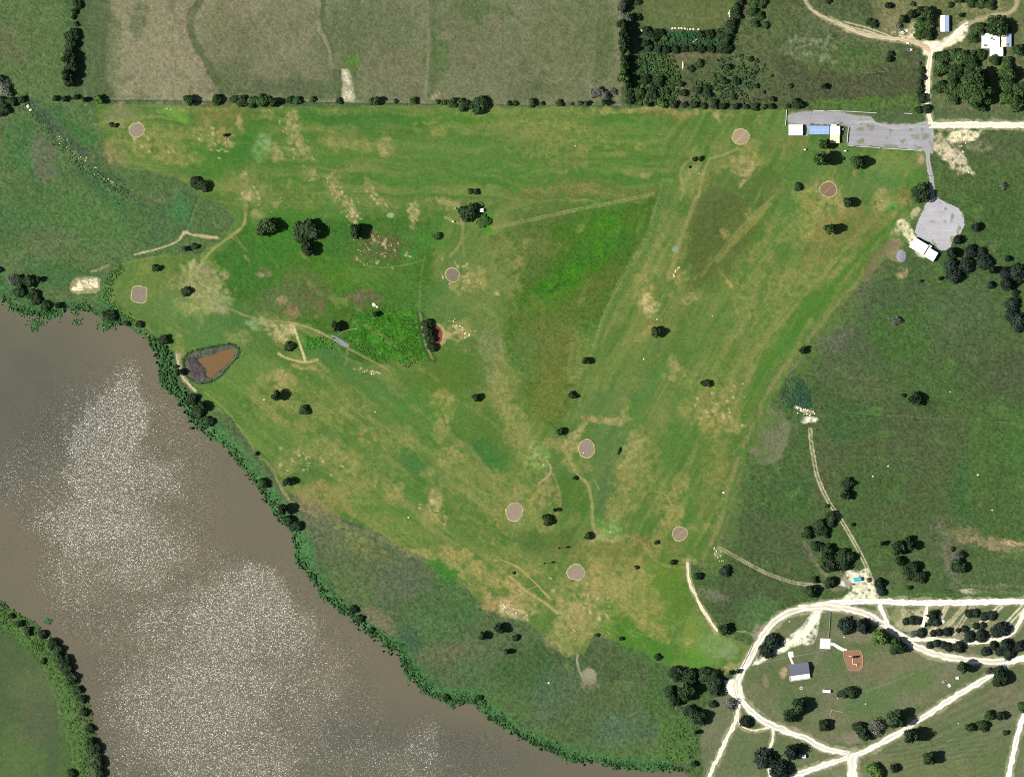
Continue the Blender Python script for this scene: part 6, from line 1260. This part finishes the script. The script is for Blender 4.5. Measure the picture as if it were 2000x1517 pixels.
solo = [
 ((366,345,398,370),'dark','left half of the double dark tree above the western path','broadleaf_tree'),((378,344,414,379),'dark','right half of the double dark tree above the western path','broadleaf_tree'),
 ((213,238,226,248),'dark','left of two tiny bushes west of the top left sand green',None),((221,238,236,249),'dark','right of two tiny bushes west of the top left sand green',None),((436,259,452,268),'dark','tiny bush on the orange bare patch at upper left',None),
 ((297,514,323,533),'dark','dark round tree above the squarish sand green','broadleaf_tree'),((353,555,382,577),'dark','dark round tree in the pale grass right of the squarish sand green','broadleaf_tree'),((374,473,393,489),'dark','dark bush below the sandy path fork',None),((354,480,378,492),'grey','low grey bush left of the dark one below the sandy path',None),
 ((503,424,557,461),'oak','leftmost dark tree of the group of four in the wet meadow','broadleaf_tree'),((576,420,642,472),'dark','largest dark tree of the group of four in the wet meadow','broadleaf_tree'),((586,474,635,505),'dark','flat dark tree directly below the largest one in the meadow','broadleaf_tree'),((678,437,730,469),'dark','rightmost dark tree of the meadow group of four','broadleaf_tree'),
 ((898,394,944,434),'dark','big dark tree with a white shelter at its right side, mid-course','broadleaf_tree'),((728,606,749,618),'dark','small black bush above the lush wet growth',None),((646,625,682,646),'dark','dark tree just above the grey culvert path','broadleaf_tree'),((553,665,578,687),'oak','small tree with white base left of the twin white track','broadleaf_tree'),
 ((1352,304,1367,315),'dark','left of two black bushes above the upper right tee',None),((1362,303,1379,315),'dark','right of two black bushes above the upper right tee',None),((1345,322,1353,328),'dark','tiny black bush on the upper right tee',None),
 ((913,368,928,380),'dark','left of two small bushes above the big mid-course tree',None),((922,367,940,380),'dark','right of two small bushes above the big mid-course tree',None),
 ((1136,697,1162,712),'dark','small black tree at the foot of the long double track','broadleaf_tree'),((1269,636,1308,659),'oak','bushy dark tree below the rocky patch in the right fairway','broadleaf_tree'),((1365,739,1382,754),'dark','left of two touching bushes in the right fairway',None),((1374,738,1396,756),'dark','right of two touching bushes in the right fairway',None),
 ((530,759,572,782),'dark','dark tree with grey left side on the south-west fairway','broadleaf_tree'),((583,789,613,811),'oak','dark bushy tree right of the grey-sided one, south-west fairway','broadleaf_tree'),((921,767,950,784),'oak','small dark tree alone in the lower middle fairway','broadleaf_tree'),((549,929,585,950),'dark','oval dark tree by the bend of the river path','broadleaf_tree'),
 ((1109,763,1134,781),'dark','dark tree in the fairway above the oval green, upper of two','broadleaf_tree'),((1087,831,1114,849),'dark','dark tree left above the oval green, lower of two','broadleaf_tree'),((1118,928,1131,937),'dark','tiny black bush beside the worn footpath',None),((1056,999,1090,1025),'dark','large dark round tree right of the south-centre sand green','broadleaf_tree'),((1080,991,1100,1000),'dark','small bush just above that large dark tree right of the sand green',None),
 ((1139,1037,1164,1053),'oak','dark tree left of the bright southern tee','broadleaf_tree'),((1275,1053,1289,1064),'dark','tiny forked bush left of the small sand green',None),((1307,1091,1326,1102),'dark','small bush left of where the white cart track ends',None),((1238,1101,1250,1111),'dark','tiny bush in the dry grass right of the southernmost green',None),((1000,1114,1009,1121),'dark','tiny bush beside the tan tracks at south centre',None),
 ((1352,1116,1377,1133),'dark','dark bush right of the white cart track near its top',None),((1406,1103,1432,1124),'pine','thin dark tree in the weeds beside the south-east track','juniper_tree'),((1403,1215,1441,1240),'dark','dark tree at the bottom end of the white cart track','broadleaf_tree'),
 ((1598,270,1640,293),'oak','green tree touching the cream porch of the clubhouse','broadleaf_tree'),((1587,296,1650,326),'oak','largest shade tree below the clubhouse','broadleaf_tree'),((1661,303,1709,331),'oak','shade tree below the left end of the car park fence','broadleaf_tree'),((1548,356,1571,373),'oak','small dark tree left of the reddish sand green','broadleaf_tree'),((1782,361,1830,396),'dark','dark round tree at the top of the grey gravel circle','broadleaf_tree'),
 ((1642,381,1681,404),'dark','dark oval tree right below the reddish sand green','broadleaf_tree'),((1609,436,1655,458),'oak','tree in the bright grass patch below the reddish green','broadleaf_tree'),((1560,674,1586,690),'dark','lone dark tree on the east edge of the course','broadleaf_tree'),((1773,765,1813,792),'dark','lone dark round tree in the middle of the east pasture','broadleaf_tree'),((1757,765,1770,776),'dark','small bush just left of the lone pasture tree',None),
 ((1831,538,1847,547),'dark','tiny dark bush left under the dark grove',None),((1794,545,1805,552),'dark','tiny bush in the pasture below the twin roof hall',None),((1739,617,1765,637),'grey','grey-green shrub alone in the east pasture',None),((1949,354,1971,371),'grey','greyish bush right of the grey drive in the rough',None),((1690,1484,1730,1518),'light','yellow-green shrub patch by the bottom junction',None),
 ((845,446,865,473),'oak','low green bush at the right end of the wet meadow',None),((1843,516,1856,526),'dark','tiny dark bush at the left foot of the grove',None)]
for b, kd, lab, nm in solo: plant(*b, kd, lab, None, name=nm)
# low round bright bush by the big tree, and the dense hedge on the dam
for b, lab in (((928,414,972,450),'bright green rounded thicket touching the big dark mid-course tree'),):
    t = thing('thicket', lab, 'thicket', 947, 431)
    c = link('foliage', CR['light'][0], t); c.scale = (8.2, 8.2, 2.6)
row('dam of the red-brown pond', 'y', [(820,622,848,646),(822,634,856,658),(826,648,858,672),(830,662,856,690)], 'dark', noun='bush')
def slender(px, py, h, lab):
    t = thing('slender_tree', lab, 'tree', px, py); c = link('crown', CR['dark'][1], t); c.scale = (1.3, 1.3, h * .45); c.location = (0, 0, h * .55); tr = link('trunk', TRUNK, t); tr.scale = (h * .5, h * .5, h)
slender(1092, 1070, 10.5, 'slender tree with a long thin shadow, upper of the pair'); slender(1063, 1099.5, 10.5, 'slender tree with a long thin shadow, lower of the pair')
t = thing('tall_weed_clump', 'narrow dark clump on the green strip right of the oval green', 'shrub', 1209, 880); c = link('foliage', CR['oak'][2], t); c.scale = (1.4, 4.2, 2.2); c.rotation_euler = (0, 0, -.35)

# ------------------------------------------------------------------ uncountable growth
LOW = []
def lowcrown(seed):
    rs = np.random.RandomState(seed); V = []; F = []; n = 0
    for k in range(3):
        v = I1[0] * (1 + (rs.rand(len(I1[0]), 1) - .5) * .5) * rs.uniform(.45, .7); v = v + [rs.uniform(-.4, .4), rs.uniform(-.4, .4), .35]
        V.append(v); F.append(I1[1] + n); n += len(v)
    return np.concatenate(V), np.concatenate(F)
LOWS = [lowcrown(k) for k in range(5)]
cone = (np.array([(1, 0, 0), (.31, .95, 0), (-.81, .59, 0), (-.81, -.59, 0), (.31, -.95, 0), (.15, .1, 1.)]), np.array([(0, 1, 5), (1, 2, 5), (2, 3, 5), (3, 4, 5), (4, 0, 5)]))
def stuff(name, label, X, Y, R, H, colr, shapes, seed, zoff=0.0):
    rs = np.random.RandomState(seed); V = []; F = []; C = []; n = 0
    X = np.asarray(X); sh = rs.randint(len(shapes), size=len(X))
    for q, (bv, bf) in enumerate(shapes):
        m = np.where(sh == q)[0]; k = len(m)
        if not k: continue
        a = rs.rand(k) * 6.283; c, s_ = np.cos(a), np.sin(a)
        jx = 1 + (rs.rand(k, len(bv)) - .5) * .5
        x = (bv[None, :, 0] * c[:, None] - bv[None, :, 1] * s_[:, None]) * R[m][:, None] * jx; y = (bv[None, :, 0] * s_[:, None] + bv[None, :, 1] * c[:, None]) * R[m][:, None] * jx; z = bv[None, :, 2] * H[m][:, None]
        V.append(np.stack([x + WX(X[m])[:, None], y + WY(Y[m])[:, None], z + zoff], -1).reshape(-1, 3))
        F.append((bf[None] + (np.arange(k) * len(bv))[:, None, None] + n).reshape(-1, 3)); n += k * len(bv)
        C.append(np.repeat(colr[m], len(bv), 0) * rs.uniform(.82, 1.18, (k * len(bv), 1)))
    o = link(name, mesh_np(name, np.concatenate(V), np.concatenate(F), M_leaf2, np.clip(np.concatenate(C), .003, .7)), kind='stuff', label=label); return o
M_leaf2 = mat('undergrowth', attr='tint', rough=.9, spec=.1)
rs = np.random.RandomState(9)
def along(pts, n, w, seed, bias=0):
    r = np.random.RandomState(seed); P = np.array(pts); d = np.concatenate([[0], np.cumsum(np.hypot(*np.diff(P, axis=0).T))]); s = r.rand(n) * d[-1]
    x = np.interp(s, d, P[:, 0]); y = np.interp(s, d, P[:, 1]); tx = np.interp(s, d, np.gradient(P[:, 0])); ty = np.interp(s, d, np.gradient(P[:, 1])); l = np.hypot(tx, ty) + 1e-9
    o = r.normal(size=n) * w * .5 + bias
    return x - ty / l * o, y + tx / l * o, r
def cols(n, base, r, v=.35): return lin(tone(base)) / GAIN * (1 + (r.rand(n, 1) - .5) * 2 * v) * [1, 1, 1]
EDGE = smooth([p for p in RIVER[1:56]], 3)
x, y, r = along(EDGE, 2300, 10, 21, bias=-5); keepm = (r.rand(len(x)) < .15 + sstep(.38, .6, fbm(x, y, 20, 23, 3))) & (~inside(x + 3, y - 3, RIVER) | (r.rand(len(x)) < .12))
x, y = x[keepm], y[keepm]; n = len(x)
stuff('riverbank_scrub', 'dense low scrub along the main river bank', x, y, r.uniform(.4, 1.0, n) * r.choice([1, 1, 1.6, 2.1], n), r.uniform(.5, 2.4, n), cols(n, (60,96,48), r, .55), LOWS, 22, -.5)
x, y, r = along(smooth([(300,665),(318,690),(326,740),(365,788),(400,838)], 5), 420, 14, 31); n = len(x)
stuff('riverbank_scrub', 'taller bushy growth on the bank beside the small pond', x, y, r.uniform(.9, 2.2, n), r.uniform(1, 3.0, n), cols(n, (62,100,52), r), LOWS, 32)
x, y, r = along(smooth([(590,1080),(605,1120),(650,1170),(720,1236),(790,1290),(840,1352),(930,1366),(1000,1422),(1090,1470),(1200,1492),(1340,1498)], 5), 1300, 8, 41); kk = r.rand(len(x)) < .2 + sstep(.4, .6, fbm(x, y, 18, 43, 3)); x, y = x[kk], y[kk]; n = len(x)
stuff('riverbank_scrub', 'bushy fringe along the southern river bank', x, y, r.uniform(.4, 1.5, n), r.uniform(.5, 2.0, n), cols(n, (56,92,50), r, .5), LOWS, 42, -.2)
x, y, r = along(smooth([(-20,1188),(40,1226),(100,1282),(138,1340),(158,1400),(172,1460),(178,1560)], 5), 1900, 24, 51); kk = ~inside(x - 6, y + 4, RIVER) & ~inside(x, y, RIVER) & (r.rand(len(x)) < .3 + sstep(.4, .6, fbm(x, y, 16, 53, 3))); x, y = x[kk], y[kk]; n = len(x)
stuff('riverbank_scrub', 'bright bushy strip on the south-west peninsula bank', x, y, r.uniform(.4, 1.4, n), r.uniform(.3, 1.3, n), cols(n, (72,104,48), r, .5), LOWS, 52, -.1)
# reeds standing in the water
RX = []; RY = []
for cx, cy, a, b, n in ((70,630,16,9,60),(66,640,9,7,40),(110,612,12,8,40),(95,618,20,7,50),(147,612,8,6,24),(150,628,9,6,30),(207,636,14,9,70),(214,630,12,10,60),(92,1213,9,6,30),(628,1163,7,8,34),(588,1095,7,12,40),(578,1086,5,6,16),(790,1300,6,14,40),(828,1346,8,10,30),(882,1378,9,5,24),(800,1322,6,10,24),(318,745,6,14,40),(725,1238,7,5,24),(1115,1484,14,6,36),(52,612,20,8,60),(28,600,18,8,50)):
    RX += list(cx + rs.normal(size=n) * a * .5); RY += list(cy + rs.normal(size=n) * b * .5)
n = len(RX); stuff('reed_beds', 'bright green reeds standing in the shallows', np.array(RX), np.array(RY), rs.uniform(.6, 1.5, n), rs.uniform(.5, 1.3, n), cols(n, (64,118,58), rs), LOWS, 61, -.9)
# scrub of the north-east field, lush wet patch, pond sedge
def inpoly(P, n, seed):
    r = np.random.RandomState(seed); xs = [p[0] for p in P]; ys = [p[1] for p in P]; x = r.uniform(min(xs), max(xs), n); y = r.uniform(min(ys), max(ys), n); k = inside(x, y, P); return x[k], y[k], r
x, y, r = inpoly([(1220,108),(1312,104),(1330,150),(1320,205),(1222,205)], 900, 71); n = len(x)
stuff('scrub', 'dense low scrub at the west end of the thorn field', x, y, r.uniform(.6, 2.0, n), r.uniform(.5, 2.2, n), cols(n, (58,88,42), r, .45), LOWS, 72)
x, y, r = inpoly([(1340,125),(1480,100),(1510,150),(1490,205),(1340,200)], 800, 73); k = r.rand(len(x)) < sstep(.4, .6, fbm(x, y, 30, 74, 3)); x, y = x[k], y[k]; n = len(x)
stuff('scrub', 'patchy scrub in the middle of the thorn field', x, y, r.uniform(.6, 1.9, n), r.uniform(.5, 2.0, n), cols(n, (50,80,42), r, .4), LOWS, 75)
x, y, r = inpoly([(1300,62),(1400,58),(1430,40),(1440,80),(1400,100),(1262,100),(1262,60)], 700, 76); n = len(x)
stuff('scrub', 'thick dark scrub below the row of white boulders', x, y, r.uniform(.5, 1.6, n), r.uniform(.5, 1.8, n), cols(n, (46,84,46), r, .4), LOWS, 77)
x, y, r = inpoly([(690,600),(810,590),(826,640),(838,705),(780,722),(730,705),(670,662)], 2600, 81); k = r.rand(len(x)) < sstep(.42, .6, fbm(x, y, 22, 80, 3)); x, y = x[k], y[k]; n = len(x)
stuff('wet_meadow_growth', 'lush bright green growth in the wet hollow', x, y, r.uniform(.35, 1.1, n), r.uniform(.15, .5, n), cols(n, (60,104,32), r, .4), LOWS, 82)
x, y, r = inpoly([(592,656),(655,660),(655,682),(600,682)], 260, 83); n = len(x)
stuff('wet_meadow_growth', 'small lush patch left of the culvert', x, y, r.uniform(.4, 1.1, n), r.uniform(.15, .5, n), cols(n, (58,106,34), r, .3), LOWS, 84)
x, y, r = inpoly([(1530,742),(1548,735),(1568,742),(1584,765),(1586,795),(1560,800),(1530,795),(1526,765)], 420, 85); n = len(x)
stuff('wet_meadow_growth', 'dark green rushes in the pasture by the spoil heap', x, y, r.uniform(.4, 1.1, n), r.uniform(.2, .7, n), cols(n, (54,92,54), r, .35), LOWS, 86)
x, y, r = along(smooth(PONDRIM + [PONDRIM[0]], 4), 300, 3, 87); n = len(x)
stuff('pond_sedge', 'grey-green sedge ringing the small brown pond', x, y, r.uniform(.3, .7, n), r.uniform(.3, .9, n), cols(n, (58,78,46), r, .35), LOWS, 88)
x, y, r = inpoly([(366,700),(388,694),(386,712),(400,730),(404,742),(386,740),(368,722)], 260, 89); n = len(x)
kk = ~inside(x, y, POND); x, y = x[kk], y[kk]; n = len(x)
stuff('pond_sedge', 'purple-grey sedge on the west side of the small pond', x, y, r.uniform(.4, .9, n), r.uniform(.3, .9, n), cols(n, (84,76,78), r, .3), LOWS, 90, -.3)
x, y, r = along(smooth([(40,190),(70,225),(110,275),(160,325),(215,365),(250,385)], 5), 500, 16, 91); n = len(x)
stuff('scrub', 'straggling low scrub along the ledge in the west pasture', x, y, r.uniform(.4, 1.2, n), r.uniform(.3, .9, n), cols(n, (62,92,60), r, .4), LOWS, 92)
x, y, r = along([(238,520),(214,545),(208,580),(222,605),(260,632)], 300, 10, 93); n = len(x)
stuff('scrub', 'bright rim of scrub around the western lobe of the course', x, y, r.uniform(.5, 1.3, n), r.uniform(.4, 1.3, n), cols(n, (70,116,54), r, .35), LOWS, 94)
x, y, r = inpoly([(1366,1430),(1360,1500),(1340,1510),(1290,1500),(1320,1400),(1300,1370),(1330,1350)], 500, 95); n = len(x)
stuff('scrub', 'mottled scrub between the dark grove and the river', x, y, r.uniform(.4, 1.3, n), r.uniform(.3, 1.1, n), cols(n, (64,96,50), r, .45), LOWS, 96)
# tussocks of the rough ground: thousands of little cones coloured like the turf they stand in
r = np.random.RandomState(101); n = 150000
x = r.uniform(-30, 2030, n); y = r.uniform(-30, 1547, n)
ro = sample(ROUGH, x, y); k = (r.rand(n) < np.clip((ro - .3) * .75, 0, .75) * sstep(.25, .6, fbm(x, y, 24, 102, 3))) & ~inside(x, y, RIVER) & ~inside(x, y, PONDRIM) & ~inside(x, y, POND2) & (sample(FL, x, y) < .3)
x, y, ro = x[k], y[k], ro[k]; n = len(x)
c = sample(RGB, x, y) * r.uniform(.72, 1.34, (n, 1)) * [1.0, 1.03, 1.0]
zc = sample(Z, x, y)
o = stuff('grass_tussocks', 'tussocks and weeds of the unmown rough', x, y, r.uniform(.4, 1.05, n) * (.6 + .4 * ro), r.uniform(.15, .7, n) * (.4 + .5 * ro), c, [cone], 103, -.03)
# little mounds of tufted dry grass on the mown turf
